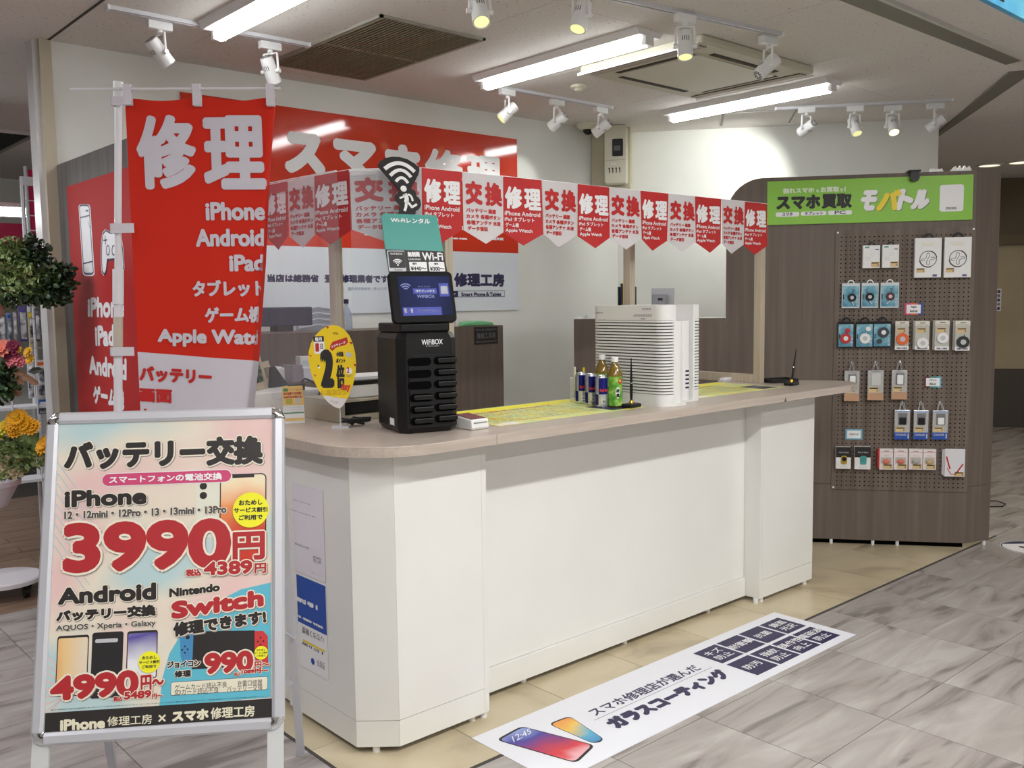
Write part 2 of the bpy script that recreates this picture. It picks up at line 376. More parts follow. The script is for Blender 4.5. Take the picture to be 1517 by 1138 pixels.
MB().prism(rr(-.36, -.27, .36, .27, .02), -.052, -.045, M('ac_grille', (214, 210, 194), .5)).obj('grille', t)
b = MB()
for x0, y0, x1, y1 in ((-.30, -.330, .30, -.295), (-.30, .295, .30, .330), (-.40, -.26, -.37, .26), (.37, -.26, .40, .26)):
    b.box(x0, y0, -.0475, x1, y1, -.044, M('ac_slot', (62, 56, 48), .8))
b.obj('air_slot', t)
for s in (-1, 1):
    MB().box(s*.47-.035, -.38, -.048, s*.47+.035, .38, -.045, M('ac_slot')).obj('outlet', t)
    for k in range(3): MB().box(s*.47+(k-1)*.022-.006, -.38, -.052, s*.47+(k-1)*.022+.004, .38, -.046, M('ac_fin', (214, 206, 194), .5)).obj('louvre', t)
MB().box(-.55, -.41, -.060, -.541, .41, -.045, W_).obj('flap', t); MB().box(.53, -.41, -.055, .536, .41, -.045, W_).obj('flap', t)
p = onz(857, 127, CZ)
t = thing('smoke_detector', 'small white round smoke detector on the ceiling beside the air conditioner', 'smoke detector', p)
MB().lathe([(.05, 0), (.05, -.012), (.035, -.02)], IVORY).obj('base', t, smooth=40); MB().lathe([(.025, -.02), (.025, -.03), (.012, -.036)], IVORY, 16).obj('sensor', t, smooth=40)
p = onz(855, 190, CZ)
t = thing('dome_camera', 'white dome camera with a dark eye, under the ceiling left of the meter box', 'security camera', (p.x-.05, p.y-.16, CZ))
MB().lathe([(.085, 0), (.085, -.02), (.06, -.04)], IVORY).obj('base', t, smooth=40); MB().ball((0, 0, -.04), .038, BLKP, 16, 10).obj('lens_dome', t, smooth=60)
# access hatch in the ceiling by the right wall
q4 = [onz(*q, CZ-.004) for q in ((1040, 180), (1148, 160), (1205, 168), (1100, 186))]
t = thing('ceiling_hatch', 'flush white ceiling access hatch by the top of the right wall', 'hatch', (5.95, 3.95, CZ), DV)
MB().box(-.24, -.24, -.006, .24, .24, 0, ceilm).obj('lid', t)
MB().box(-.255, -.255, -.004, .255, -.243, 0, M('hatch_rim', (150, 146, 142), .6)).box(-.255, .243, -.004, .255, .255, 0, M('hatch_rim', (150, 146, 142), .6)).box(-.255, -.243, -.004, -.243, .243, 0, M('hatch_rim', (150, 146, 142), .6)).box(.243, -.243, -.004, .255, .243, 0, M('hatch_rim', (150, 146, 142), .6)).obj('rim', t)
# ------------------------------------------------------------------ tracks and spotlights
def track(a, b, label):
    a, b = Vector(a), Vector(b); d = b-a; L = d.length; yaw = atan2(d.y, d.x)
    t = thing('lighting_track', label, 'lighting track', (a.x, a.y, CZ), yaw)
    MB().box(0, -.017, -.018, L, -.006, 0, TRK).box(0, .006, -.018, L, .017, 0, TRK).box(0, -.006, -.006, L, .006, 0, SLOT).obj('rail', t)
    MB().box(-.012, -.019, -.02, .0, .019, 0, W_).obj('end_cap', t); MB().box(L, -.019, -.02, L+.012, .019, 0, W_).obj('end_cap', t)
    return yaw
HM = {}
def spot(px, py, target, yaw, label, lens='off', power=0, off=0., size=50, dv=None):
    """px, py: where its adapter box sits on the rail"""
    p = onz(px, py, CZ-.035)
    t = thing('spotlight', label, 'spotlight', (p.x, p.y, CZ-.018), yaw)
    MB().box(-.055, -.018, -.037, .055, .018, 0, W_).obj('adapter', t, bevel=.003)
    MB().lathe([(.012, -.037), (.014, -.05), (.007, -.055)], W_, 12).obj('swivel', t, smooth=40)
    c = Vector((p.x, p.y, CZ-.018-.14)); d = (Vector(target)-c).normalized()
    if dv: d = (CR*dv[0]+CU*dv[1]+CF*dv[2]).normalized()
    dl = Matrix.Rotation(-yaw, 3, 'Z') @ d
    side = Vector((-dl.y, dl.x, 0)); side = side.normalized() if side.length > .01 else Vector((0, 1, 0))
    up = dl.cross(side)*-1
    cl = Vector((0, 0, -.14)); o = side*.044
    b = MB(); 
    b.tube([Vector((0, 0, -.055))-o*.9, Vector((0, 0, -.055))+o*.9], .005, W_)
    for s in (-1, 1): b.tube([Vector((0, 0, -.055))+o*s*.9, cl+o*s], .006, W_)
    b.obj('yoke', t, smooth=40)
    for s in (-1, 1): MB().cyl(cl+side*s*.032, cl+side*s*.054, .011, W_, 12).obj('pivot', t, smooth=40)
    m = Matrix((side, up, dl)).transposed().to_4x4(); m.translation = cl
    h = MB().lathe([(.02, -.072), (.031, -.068), (.034, -.05), (.034, .0), (.036, .05), (.036, .056), (.03, .054)], W_, 24, caps=False)
    h.lathe([(.0005, -.071), (.02, -.072)], W_, 24, caps=False)
    h = h.obj('lamp_head', t, smooth=35); h.matrix_local = m
    if 'f' not in HM:
        b = MB()
        for k in range(12):
            a = 2*pi*k/12; ca, sa = cos(a), sin(a)
            b.add([(ca*r_-sa*w_, sa*r_+ca*w_, -.0732) for r_, w_ in ((.009, -.0012), (.027, -.003), (.027, .003), (.009, .0012))], [(0, 1, 2, 3)], DK)
        for k in range(4): b.add([(.0345*cos(a), .0345*sin(a), z) for a, z in ((pi*.35+k*.28, -.035), (pi*.35+k*.28+.09, -.035), (pi*.35+k*.28+.09, -.012), (pi*.35+k*.28, -.012))], [(0, 1, 2, 3)], DK)
        for k in range(4): b.add([(.0345*cos(a), .0345*sin(a), z) for a, z in ((-pi*.65+k*.28, -.035), (-pi*.65+k*.28+.09, -.035), (-pi*.65+k*.28+.09, -.012), (-pi*.65+k*.28, -.012))], [(0, 1, 2, 3)], DK)
        HM['f'] = b
    v = HM['f'].obj('cooling_slots', h)
    lm = {'off': PALE, 'pale': PALE, 'warm': WARM}[lens]
    MB().lathe([(.0005, .050), (.032, .053)], lm, 24, caps=False).obj('lens', h)
    if power:
        l = bpy.data.lights.new('spot_beam', 'SPOT'); l.energy = power; l.spot_size = radians(size); l.spot_blend = .6; l.shadow_soft_size = .03; l.color = (1, .93, .80) if lens == 'warm' else (.98, 1, .93)
        lo = bpy.data.objects.new('spot_beam', l); COL.objects.link(lo); lo.parent = h; lo.location = (0, 0, .07); lo.rotation_euler = (pi, 0, 0)
    return t
y1 = track(onz(161.7, 8.4, CZ), onz(455, 64, CZ), 'white lighting track above the red banner, upper left')
y2 = track(onz(712.7, 122.3, CZ), onz(903.8, 157.4, CZ), 'short white lighting track carrying three spotlights in front of the dome camera')
y3 = track(onz(700, -52, CZ), onz(1155, 48, CZ), 'white lighting track at the top centre, above the air conditioner')
y4 = track(onz(1150.4, 159.4, CZ), onz(1409, 146.2, CZ), 'white lighting track in front of the right wall with four spotlights')
spot(236, 38, (1.6, 5.0, 1.1), y1, 'spotlight nearest the left end post, turned to the wall', dv=(.45, -.7, .6))
spot(400, 68, (2.6, 5.0, 1.9), y1, 'spotlight just above the right end of the red banner pole', 'pale', 16, size=80, dv=(.2, -.8, .55))
spot(751, 137, (3.0, 3.3, .9), y2, 'spotlight at the left end of the short track, tilted down to the left', 'pale', 8, dv=(-.7, -.7, -.15))
spot(825, 152, (3.9, 5.0, 1.7), y2, 'middle spotlight of the short track, its vented back to the room', 'pale', 8, dv=(-.75, -.5, .5))
spot(890, 163, (4.6, 5.0, 1.6), y2, 'spotlight beside the grey meter box, its vented back to the room', 'pale', 8, dv=(-.75, -.45, .5))
spot(860, -20, (2.6, 2.4, .9), y3, 'spotlight cut by the top edge of the picture, centre', 'pale', 10, dv=(-.25, -.9, -.2))
spot(1015, 27, (3.45, 2.62, 1.0), y3, 'spotlight pointing straight down in front of the air conditioner', 'pale', 10, dv=(.0, -1, -.15))
spot(1138, 60, (3.2, 1.5, .3), y3, 'last spotlight of the top track, its open end turned up to the right', 'off', 0, dv=(.62, .6, .1))
spot(710, -30, (2.0, 2.0, .9), y3, 'spotlight of which only the yellow lens shows at the top edge', 'pale', 6)
spot(1195, 163, (6.05, 4.36, 2.30), y4, 'first spotlight from the left on the right-hand track, aimed at the wall', 'pale', 34, size=88)
spot(1267, 161, (5.3, 2.3, .8), y4, 'spotlight with a pale lens beside the glowing one', 'pale', 6, dv=(.15, -.85, -.35))
spot(1323, 160, (4.6, 1.9, .9), y4, 'brightly glowing warm spotlight on the right-hand track', 'warm', 16, size=80, dv=(0, -.85, -.45))
spot(1386, 157, (6.9, 3.7, 1.7), y4, 'last spotlight at the right end of the right-hand track, turned to the wall', 'off', 0, dv=(-.7, -.55, .5))
# ------------------------------------------------------------------ electricity meter box in the corner
t = thing('meter_box', 'cream electricity meter box with a dark window in the wall corner', 'electric meter', (5.36, 4.94, 1.0), DV)
cf = Fr((5.36, 4.94, 0), DV)
x0, z1 = cf.q(897, 190); x1, z0 = cf.q(930, 274); xl, _ = cf.q(879, 230, .12)
MB().box(xl, .0, z0-1.03, x1+.02, .30, z1-.97, M('meter_board', (196, 188, 164), .6)).obj('backing_box', t)
b = MB().prism(rr(x0, z0-1, x1, z1-1, .02), -.12, .0, IVORY, 'y'); b.obj('case', t, bevel=.008)
wx0, wz1 = cf.q(907, 206, -.12); wx1, wz0 = cf.q(923, 231, -.12)
b = MB().prism(rr(wx0, wz0-1, wx1, wz1-1, .008), -.124, -.118, BLKP, 'y'); b.rect(wx0+.012, wz0-.96, wx1-.02, wz1-1.05, -.1245, M('meter_face', (96, 96, 98), .3)).obj('window', t)
b = MB()
for k in range(4): b.box(x0+.035+k*.026, -.1215, z0-1+.08, x0+.042+k*.026, -.118, z0-1+.115, BLK); b.disc(x0+.037+k*.026, z0-1+.112, .006, -.1217, BLK)
b.box(x0+.05, -.124, z0-1+.14, x0+.09, -.12, z0-1+.152, W_)
b.box(x0+.01, -.1215, z0-1+.172, x1-.01, -.119, z0-1+.175, M('meter_seam', (170, 166, 148), .6)); b.obj('keyholes', t)
# ================================================================== BACK WALL SIGN
S = Fr((2.098, BY-.012, 1.43), 0)
t = thing('shop_sign', 'wide red and white shop sign on the back wall behind the bunting', 'sign', m=S.m)
SW, SH, SR = 2.44, 1.21, .405
MB().box(0, 0, SR, SW, .012, SH, REDG).obj('red_panel', t); MB().box(0, 0, 0, SW, .012, SR, M('white_gloss_board', (226, 232, 240), .15)).obj('white_panel', t)
b = MB(); Q = lambda x, y: S.q(x, y)
Z2 = lambda x, y: S.q(380+x/3.557, y/3.557)
TX(b, 'ス', (Z2(140, 685), Z2(365, 930)), WP, bold=.024, n=14)
TX(b, 'マ', (Z2(402, 725), Z2(635, 945)), WP, bold=.024, n=14)
TX(b, 'ホ', (Z2(668, 750), Z2(870, 965)), WP, bold=.024, n=14)
TX(b, '修', (Z2(885, 775), Z2(1090, 1000)), WP, bold=.013, n=12)
TX(b, '理', (Z2(1105, 810), Z2(1292, 1015)), WP, bold=.013, n=12)
Z9 = lambda x, y: S.q(640+x/8.129, 340+y/8.129)
TX(b, '■だましレビュー修理 ■基板修理', (S.q(527, 326), S.q(760, 345)), WP, bold=.001)
TX(b, '■アイコンセンサー修理', (S.q(540, 346), Z9(425, 125)), WP, bold=.001)
TX(b, '■他店修理失敗', (Z9(550, 85), Z9(862, 135)), WP, bold=.0015)
TX(b, '修理工房', (Z9(262, 520), Z9(872, 692)), NAVY, bold=.006)
TX(b, 'スマホ', (S.q(598, 396), S.q(664, 428)), NAVY, bold=.009)
bx0, bz1 = Z9(312, 738); bx1, bz0 = Z9(876, 810)
b.rect(bx0-.3, bz0, bx0, bz1, -.001, NAVY); TX(b, 'Battery', ((bx0-.2, bz1-.01), (bx0-.02, bz0+.01)), WP, y=-.0015)
for r in ((bx0, bz0, bx1, bz0+.003), (bx0, bz1-.003, bx1, bz1), (bx1-.003, bz0, bx1, bz1)): b.rect(*r, -.001, NAVY)
TX(b, 'Smart Phone＆Tablet', (Z9(350, 755), Z9(835, 803)), NAVY, bold=.002)
Z8 = lambda x, y: S.q(380+x/5.99, 330+y/5.99)
TX(b, '当店は総務省', (Z8(92, 455), Z8(555, 530)), NAVY, bold=.0032)
TX(b, '登録修理業者です', (Z8(600, 458), Z8(1168, 535)), NAVY, bold=.0032)
TX(b, '登録番号　電気通信事業者　第 0123号', (Z8(660, 572), Z8(1155, 600)), M('faint_print', (150, 156, 186), .5))
b.obj('lettering', t, norm=False)
# ================================================================== LEFT PANEL AND RED SIGN (plane x = 1.45)
LP = Fr((1.45, 5.0, 0), -pi/2)
t = thing('wood_partition', 'grey wood-grain partition standing out from the left end of the back wall', 'partition', m=LP.m)
MB().box(0, 0, .03, 1.20, .03, 2.195, gwood).obj('panel', t); MB().box(0, .003, 0, 1.20, .027, .03, DK).obj('dark_gap_strip', t)
SL = Fr((1.446, 4.84, .6), -pi/2)
t = thing('red_panel_sign', 'tall red sign with phone and game pad drawings on the grey partition', 'sign', m=SL.m)
MB().box(0, 0, 0, .98, .003, 1.475, REDD).obj('board', t)
b = MB(); Z5 = lambda x, y: SL.q(x/3.555, 300+y/3.555)
def pline(b, P, wd, y, mat, closed=True):
    n = len(P)
    for i in range(n if closed else n-1):
        a = Vector(P[i]); c = Vector(P[(i+1) % n]); d = (c-a); 
        if d.length < 1e-6: continue
        d.normalize(); k = Vector((-d.y, d.x))*wd/2; e = d*wd/2
        b.poly([tuple(a-e-k), tuple(c+e-k), tuple(c+e+k), tuple(a-e+k)], y-i*1e-6, mat)
def maprr(Z, x0, y0, x1, y1, r, lean=0):
    return [Z(x+lean*(y-y0), y) for x, y in rr(x0, y0, x1, y1, r)]
ph = maprr(Z5, 414, 8, 476, 388, 18, .065)
b.poly(ph, -.001, WP); pline(b, maprr(Z5, 420, 14, 470, 376, 14, .065), .009, -.0015, NAVY)
for yy in (68, 310): pline(b, [Z5(422+.065*(yy-8), yy+12), Z5(470+.065*(yy-8), yy)], .006, -.002, NAVY, False)
pline(b, [Z5(455, 44), Z5(465, 43)], .008, -.002, NAVY, False); pline(b, [Z5(466, 100), Z5(478, 140)], .003, -.002, NAVY, False)
pad = [(540, 160), (555, 140), (570, 148), (585, 155), (600, 150), (625, 130), (640, 170), (652, 250), (657, 340), (652, 380), (640, 385), (628, 360), (612, 300), (565, 305), (557, 370), (548, 388), (536, 370), (532, 300), (533, 220)]
b.poly([Z5(x, y) for x, y in pad], -.001, WP); pline(b, [Z5(592+(x-592)*.93, 262+(y-262)*.94) for x, y in pad], .009, -.0015, NAVY)
for cx in (570, 600):
    pline(b, [Z5(cx+9*cos(a/8*2*pi), 252+26*sin(a/8*2*pi)) for a in range(8)], .005, -.002, NAVY)
pline(b, [Z5(548, 200), Z5(565, 197)], .006, -.002, NAVY, False); pline(b, [Z5(556, 180), Z5(557, 218)], .006, -.002, NAVY, False)
TX(b, 'iPhone', ((Z5(463, 503), Z5(655, 480), Z5(655, 612), Z5(463, 605))), WP, bold=.007)
TX(b, 'iPad', ((Z5(500, 650), Z5(602, 640), Z5(602, 760), Z5(504, 758))), WP, bold=.007)
TX(b, 'Android', ((Z5(468, 805), Z5(668, 820), Z5(668, 940), Z5(472, 905))), WP, bold=.007)
TX(b, 'ゲーム機', ((Z5(490, 960), Z5(656, 985), Z5(656, 1095), Z5(493, 1060))), WP, bold=.007)
b.obj('lettering', t, norm=False)
# ================================================================== RIGHT DISPLAY PARTITION
A0 = Vector((5.057, 2.947, 0))
PF = Fr(A0, DV)
xa = PF.q(1076, 400)[0]; xr, _ = PF.q(1131, 264); xe = PF.q(1432.5, 731)[0]; xlow = PF.q(850, 480)[0]
HT = 2.205; HL = 1.376
t = thing('display_partition', 'tall brown wood-grain display partition with a rounded top corner', 'partition', m=PF.m)
R = xr-xa
P = [(xa, .37)]+[(xa+R-R*cos(radians(a)), HT-R+R*sin(radians(a))) for a in range(0, 91, 10)]+[(xe, HT), (xe, .37)]
MB().prism(P, 0, .04, wood, 'y').obj('upper_board', t)
MB().box(xa, -.001, .03, xe, .04, .368, wood).obj('lower_board', t)
# folded end panel
th = radians(37); ex = Vector((cos(radians(40)), sin(radians(40))))
b = MB().box(0, 0, .37, .19, .04, HT-.005, wood); o = b.obj('end_board', t); o.location = (xe, 0, 0); o.rotation_euler = (0, 0, radians(33))
b = MB().box(0, 0, .03, .19, .04, .368, wood); o = b.obj('end_board', t); o.location = (xe, 0, 0); o.rotation_euler = (0, 0, radians(33))
b = MB()
for x in (-.2, .12, .36, .5): MB().cyl((x, .012, 0), (x, .012, .0295), .010, W_, 10).obj('levelling_foot', t)
MB().cyl((xe+.13, .1, 0), (xe+.13, .1, .0295), .010, W_, 10).obj('levelling_foot', t)
MB().box(xa+.02, .026, .0, xe-.01, .038, .0295, DK).obj('dark_gap_strip', t)  # near-black strip under the board: shade of the gap put in as colour
LC = thing('low_cabinet', 'low brown cabinet with a pale top behind the air purifiers', 'cabinet', m=PF.m)
MB().box(xlow, 0, .03, xa-.002, .02, HL, wood).obj('front_board', LC); MB().box(xlow, .021, HL-.03, xa-.002, .42, HL, M('cabinet_top', (206, 204, 198), .5)).obj('top_board', LC)
MB().box(xlow, .021, .03, xlow+.02, .42, HL-.031, wood).obj('side_board', LC); MB().box(xlow+.021, .40, .03, xa-.002, .42, HL-.031, wood).obj('back_board', LC)
MB().box(xlow-.001, -.004, .03, xlow+.06, -.001, .92, DK).obj('door_gap', LC)
# peg board
px0, pz1 = PF.q(1240, 342); px1, pz0 = PF.q(1433, 729); px0 = PF.q(1235, 500)[0]
o = MB().box(px0, -.008, pz0, px1+.0, -.001, pz1, pegm).obj('pegboard', t)
b = MB(); nx = int((px1-px0)/.0262); nz = int((pz1-pz0)/.0255)
for i in range(1, nx):
    for j in range(1, nz): b.disc(px0+.006+i*.0262, pz0+j*.0255, .0042, -.0085, DK, 6)
b.obj('peg_holes', o, norm=False, kind='stuff')
b = MB(); 
for x, z in ((px0+.012, pz1-.012), (px1-.012, pz1-.01), (px0+.012, pz0+.012)): b.cyl((x, -.0095, z), (x, -.008, z), .006, W_, 10)
b.obj('screw_cap', o)
# green sign
GS = Fr(A0-PF.b*.012, DV); g0 = GS.q(1136.3, 333.6); g1 = GS.q(1442.2, 258.3); g0b = GS.q(1440.4, 324.7)
GF = Fr(GS.w(g0[0], 0, g0[1]), DV)
gw, gh = g0b[0]-g0[0]+.0, g1[1]-g0[1]
t = thing('green_sign', 'lime green sign board across the top of the brown partition', 'sign', m=GF.m)
MB().box(0, 0, 0, gw, .01, gh, GRN).obj('board', t)
b = MB(); Za = lambda x, y: GF.q(1120+x/8.924, 255+y/8.924); Zb = lambda x, y: GF.q(1280+x/8.924, 255+y/8.924)
TX(b, '割れスマホ', (Za(358, 215), Za(768, 272)), M('pale_print', (226, 238, 214), .5), bold=.002)
TX(b, 'も', (Za(795, 228), Za(832, 268)), M('pale_print'), bold=.001)
TX(b, 'お買取', (Za(855, 198), Za(1100, 262)), M('pale_print'), bold=.002)
TX(b, 'り', (Za(1115, 215), Za(1152, 258)), M('pale_print'), bold=.001); TX(b, '！', (Za(1168, 190), Za(1186, 258)), M('pale_print'), bold=.003)
TX(b, 'スマホ', (Za(268, 312), Za(852, 485)), BLK, bold=.006)
TX(b, '買取', (Za(868, 290), Za(1268, 474)), BLK, bold=.0055)
for (xA, yA, xB, yB, s) in ((262, 528, 570, 590, 'スマホ'), (595, 518, 930, 574, 'タブレット'), (955, 505, 1268, 564, 'PC')):
    p0 = Za(xA, yB+4); p1 = Za(xB, yA-2); b.poly(rr(p0[0], p0[1], p1[0], p1[1], .008), -.001, WP)
    m0 = (xB-xA)*(.27 if s != 'タブレット' else .14); TX(b, s, (Za(xA+m0, yA+8), Za(xB-m0, yB-10)), NAVY, y=-.002, bold=.0008)
gsh = M('grey_drop', (96, 120, 70), .5); dk = .004
for s, q, m in (('モ', (Zb(-140, 236), Zb(190, 512)), WP), ('バ', (Zb(185, 232), Zb(480, 508)), YEL), ('ト', (Zb(450, 222), Zb(655, 500)), WP), ('ル', (Zb(640, 230), Zb(870, 492)), WP)):
    if s == 'モ': q = (Za(1385, 240), Zb(170, 510))
    TX(b, s, [(a+dk, c-dk) for a, c in q], gsh, y=-.001, bold=.010, shear=.22)
    TX(b, s, q, m, y=-.002, bold=.010, shear=.22)
p0 = Zb(995, 525); p1 = Zb(1322, 160); b.poly(rr(p0[0], p0[1], p1[0], p1[1], .015), -.001, WP)
TX(b, '買取価格', (Zb(1080, 462), Zb(1222, 494)), BLK, y=-.002)
b.obj('lettering', t, norm=False)
# clip, torn paper on top
x, z = PF.q(1353, 256)
t = thing('cable_clip', 'black plastic clip hooked over the top edge of the brown partition', 'clip', PF.w(x, -.012, HT), DV)
MB().box(-.035, -.02, .001, .035, .055, .012, BLKP).obj('top_plate', t, bevel=.003); MB().box(-.022, -.02, -.05, .022, -.004, .001, BLKP).cyl((0, -.035, -.03), (0, -.02, -.03), .026, BLKP, 18).obj('hook', t, smooth=30)
for i, (pa, pb, lb) in enumerate(((1378, 1398, 'small crumpled white paper on the partition top, nearer the clip'), (1409, 1440, 'larger crumpled white paper on the partition top, right of the clip'))):
    xa_, _ = PF.q(pa, 251); xb_, _ = PF.q(pb, 251); t = thing('crumpled_paper', lb, 'paper', PF.w((xa_+xb_)/2, .02, HT), DV, 'torn papers on the partition')
    b = MB(); n = 9; W2 = (xb_-xa_); top = [(-W2/2+W2*k/n, .004+.018*(1+i*.5)*abs(sin(k*1.7+i))*(1 if 0 < k < n else 0)) for k in range(n+1)]
    b.prism(top+[(W2/2, 0), (-W2/2, 0)], -.015, .02, W_, 'y'); b.obj('sheet', t)
# ================================================================== COUNTER
ZB, ZT = 1.014, 1.049
def feet(t, pts):
    for x, y in pts: MB().cyl((x, y, 0), (x, y, .0235), .013, W_, 12).obj('levelling_foot', t)
t = thing('counter_cabinet', 'white counter end cabinet with a chamfered front corner, beside the sign stand', 'counter', (1.585, 2.48, 0))
def panel_poly(P0, P1, th, z0, z1, t, nm='panel', inner=None):
    P0, P1 = Vector(P0), Vector(P1); d = (P1-P0).normalized(); k = Vector((-d.y, d.x))*th
    g = .0008
    return MB().prism([tuple(P0+d*g), tuple(P1-d*g), tuple(P1-d*g+k), tuple(P0+d*g+k)], z0, z1, white_pan).obj(nm, t)
panel_poly((0, .55), (0, .095), .018, .115, ZB, t, 'side_panel'); panel_poly((0, .55), (0, .095), .018, .024, .113, t, 'kick_board')
panel_poly((0, .095), (.108, 0), .018, .115, ZB, t, 'chamfer_panel'); panel_poly((0, .095), (.108, 0), .018, .024, .113, t, 'kick_board')
panel_poly((.108, 0), (.478, 0), .018, .115, ZB, t, 'front_panel'); panel_poly((.108, 0), (.478, 0), .018, .024, .113, t, 'kick_board')
MB().box(.478, 0, .024, .499, .5, ZB, white_pan).obj('end_panel', t)
feet(t, [(.06, .07), (.44, .03), (.487, .02), (.03, .5)])
t = thing('counter_cabinet', 'long white middle section of the counter, set back under the worktop', 'counter', (2.085, 2.61, 0))
MB().box(0, 0, .118, 1.769, .018, ZB, white_pan).obj('front_panel', t)
MB().box(0, -.012, .024, 1.769, .01, .116, white_pan).obj('kick_board', t); MB().box(0, .33, .024, 1.769, .35, ZB, white_pan).obj('back_panel', t)
feet(t, [(.3, .02), (.9, .02), (1.5, .02)])
t = thing('counter_cabinet', 'white pillar cabinet at the right end of the counter', 'counter', (3.856, 2.52, 0))
MB().box(0, 0, .024, .02, .46, ZB, white_pan).obj('side_panel', t); MB().box(.021, 0, .115, .485, .018, ZB, white_pan).obj('front_panel', t); MB().box(.021, .0, .024, .485, .018, .113, white_pan).obj('kick_board', t)
MB().box(.465, .019, .024, .485, .46, ZB, white_pan).obj('side_panel', t)
feet(t, [(-.0, -.0+.02), (.04, .02), (.44, .02), (.44, .4)])
t = thing('counter_cabinet', 'white low back run of the counter going toward the red partition', 'counter', (1.60, 3.04, 0))
MB().box(0, 0, .024, .018, .95, ZB, white_pan).obj('side_panel', t); MB().box(.40, .0, .024, .418, .95, ZB, white_pan).obj('inner_panel', t)
# worktop
t = thing('worktop', 'pale beige laminate worktop running along the whole white counter', 'worktop', (0, 0, ZB+.0005))
arc = [(1.50+.27-.27*cos(radians(a)), 2.355+.27-.27*sin(radians(a))) for a in range(0, 91, 9)]
H_ = ZT-ZB-.0005
L = [(2.03, 2.355)]+[(2.03, 2.975), (2.03, 4.0), (1.50, 4.0)]+arc
MB().prism(L[::-1], 0, H_, topw).obj('slab', t, bevel=.0015)
MB().prism([(2.0315, 2.355), (3.80, 2.355), (3.80, 2.975), (2.0315, 2.975)], 0, H_, topw).obj('slab', t, bevel=.0015)
MB().prism([(3.8015, 2.355), (4.40, 2.355), (4.50, 2.375), (4.57, 2.42), (4.60, 2.48), (4.605, 2.53), (4.585, 2.57), (4.43, 2.80), (4.36, 2.90), (4.36, 2.975), (3.8015, 2.975)], 0, H_, topw).obj('slab', t, bevel=.0015)
b = MB(); b.add([(3.788, 2.3545, .0), (3.812, 2.3545, .0), (3.8008, 2.3545, .02)], [(0, 1, 2)], M('chipped_edge', (96, 88, 66), .8)); b.obj('chipped_edge', t, norm=False)
# posters taped on the counter's left side
def lside(px, py): p = onx(px, py, 1.583); return (3.10-p.y, p.z)
KF = Fr((1.5835, 3.10, 0), -pi/2)
z8 = lambda x, y: KF.q(400+x/2.692, 640+y/2.692)
t = thing('wall_poster', 'white guide poster with a QR code on the counter side, upper one', 'poster', KF.w(.12, 0, .6), -pi/2)
r = lambda p, dx=.12, dz=.6: (p[0]-dx, p[1]-dz)
a, c = z8(210, 235), z8(215, 600); A1, C1 = r(a), r(c)
MB().box(A1[0]-.21, -.001, C1[1], A1[0], 0, A1[1], M('paper', (226, 222, 230), .6)).obj('sheet', t)
b = MB(); TX(b, 'WALK', (r(z8(90, 268)), r(z8(165, 292))), BLK, bold=.001); TX(b, 'GUIDE', (r(z8(82, 308)), r(z8(184, 342))), BLK, bold=.001)
TX(b, '感染防止対策', (r(z8(100, 440)), r(z8(156, 470))), BLK); TX(b, '協力店', (r(z8(172, 490)), r(z8(205, 530))), M('faint_red', (200, 150, 150), .5)); TX(b, '海老名', (r(z8(165, 560)), r(z8(208, 575))), GRY); b.obj('lettering', t, norm=False)
t = thing('wall_poster', 'blue and yellow discount poster on the counter side, lower one', 'poster', KF.w(.12, 0, .6), -pi/2)
a, c = r(z8(222, 615)), r(z8(230, 990))
MB().box(a[0]-.20, -.001, c[1], a[0], 0, a[1], WP).obj('sheet', t)
b = MB(); m1 = r(z8(224, 810)); b.rect(a[0]-.20, m1[1], a[0], a[1], -.0015, BLUE); TX(b, '割引', (r(z8(100, 650)), r(z8(192, 712))), WP, y=-.002, bold=.003); TX(b, '対象店', (r(z8(88, 725)), r(z8(216, 778))), WP, y=-.002, bold=.003)
m2, m3 = r(z8(160, 840)), r(z8(220, 880)); b.rect(m2[0]-.05, m3[1], m3[0], m2[1], -.0015, YEL); TX(b, '割引', (r(z8(130, 845)), r(z8(212, 878))), BLK, y=-.002)
TX(b, '登録ください', (r(z8(130, 800)), r(z8(216, 818))), BLK, y=-.0021); b.disc(*r(z8(172, 915)), .012, -.0015, BLUE); TX(b, '会員証', (r(z8(188, 905)), r(z8(220, 950))), BLK); b.obj('lettering', t, norm=False)
# ================================================================== POSTS, BUNTING, VINYL SCREEN
def post(x, y, z, label, board=None, h=.93, yaw=0.):
    t = thing('wooden_post', label, 'post', (x, y, z), yaw, 'posts of the counter screen')
    MB().box(-.018, -.022, 0, .018, .022, h, postw).obj('upright', t, bevel=.002)
    if board: MB().box(-.016, .023, 0, .016, .023+board, .045, postw).obj('foot_board', t, bevel=.002)
    return t
SY = 2.742; SZ = 1.977
post(4.213, SY+.030, ZT, 'pale wooden post at the right end of the bunting, with a long foot board', .42)
xx = ony(932, 400, 2.955).x; post(xx, 2.955, ZT, 'pale wooden post behind the left air purifier')
xx = ony(664, 380, SY+.03).x; post(xx-.012, SY+.03, ZT, 'pale wooden post mostly hidden by the teal sign')
pp = atd(498, 415, (Vector((1.92, 3.10, 1.5))-CO).dot(CF)); post(pp.x, pp.y, ZT, 'pale wooden post left of the teal sign, behind the clear vinyl')
bt = thing('bunting', 'string of alternating red and white pennants across the counter', 'bunting', (2.03, SY, SZ))
O_ = Vector((2.03, SY, SZ)); K0 = Vector((1.845, 2.93, SZ)); KE = Vector((4.225, SY, SZ)); KL = Vector((1.80, 3.75, SZ-.002)); K1 = Vector((2.03, SY-.0, SZ))
b = MB(); b.tube([KL-O_, K0-O_, K1-O_, KE-O_], .0025, WP); b.obj('string', bt)
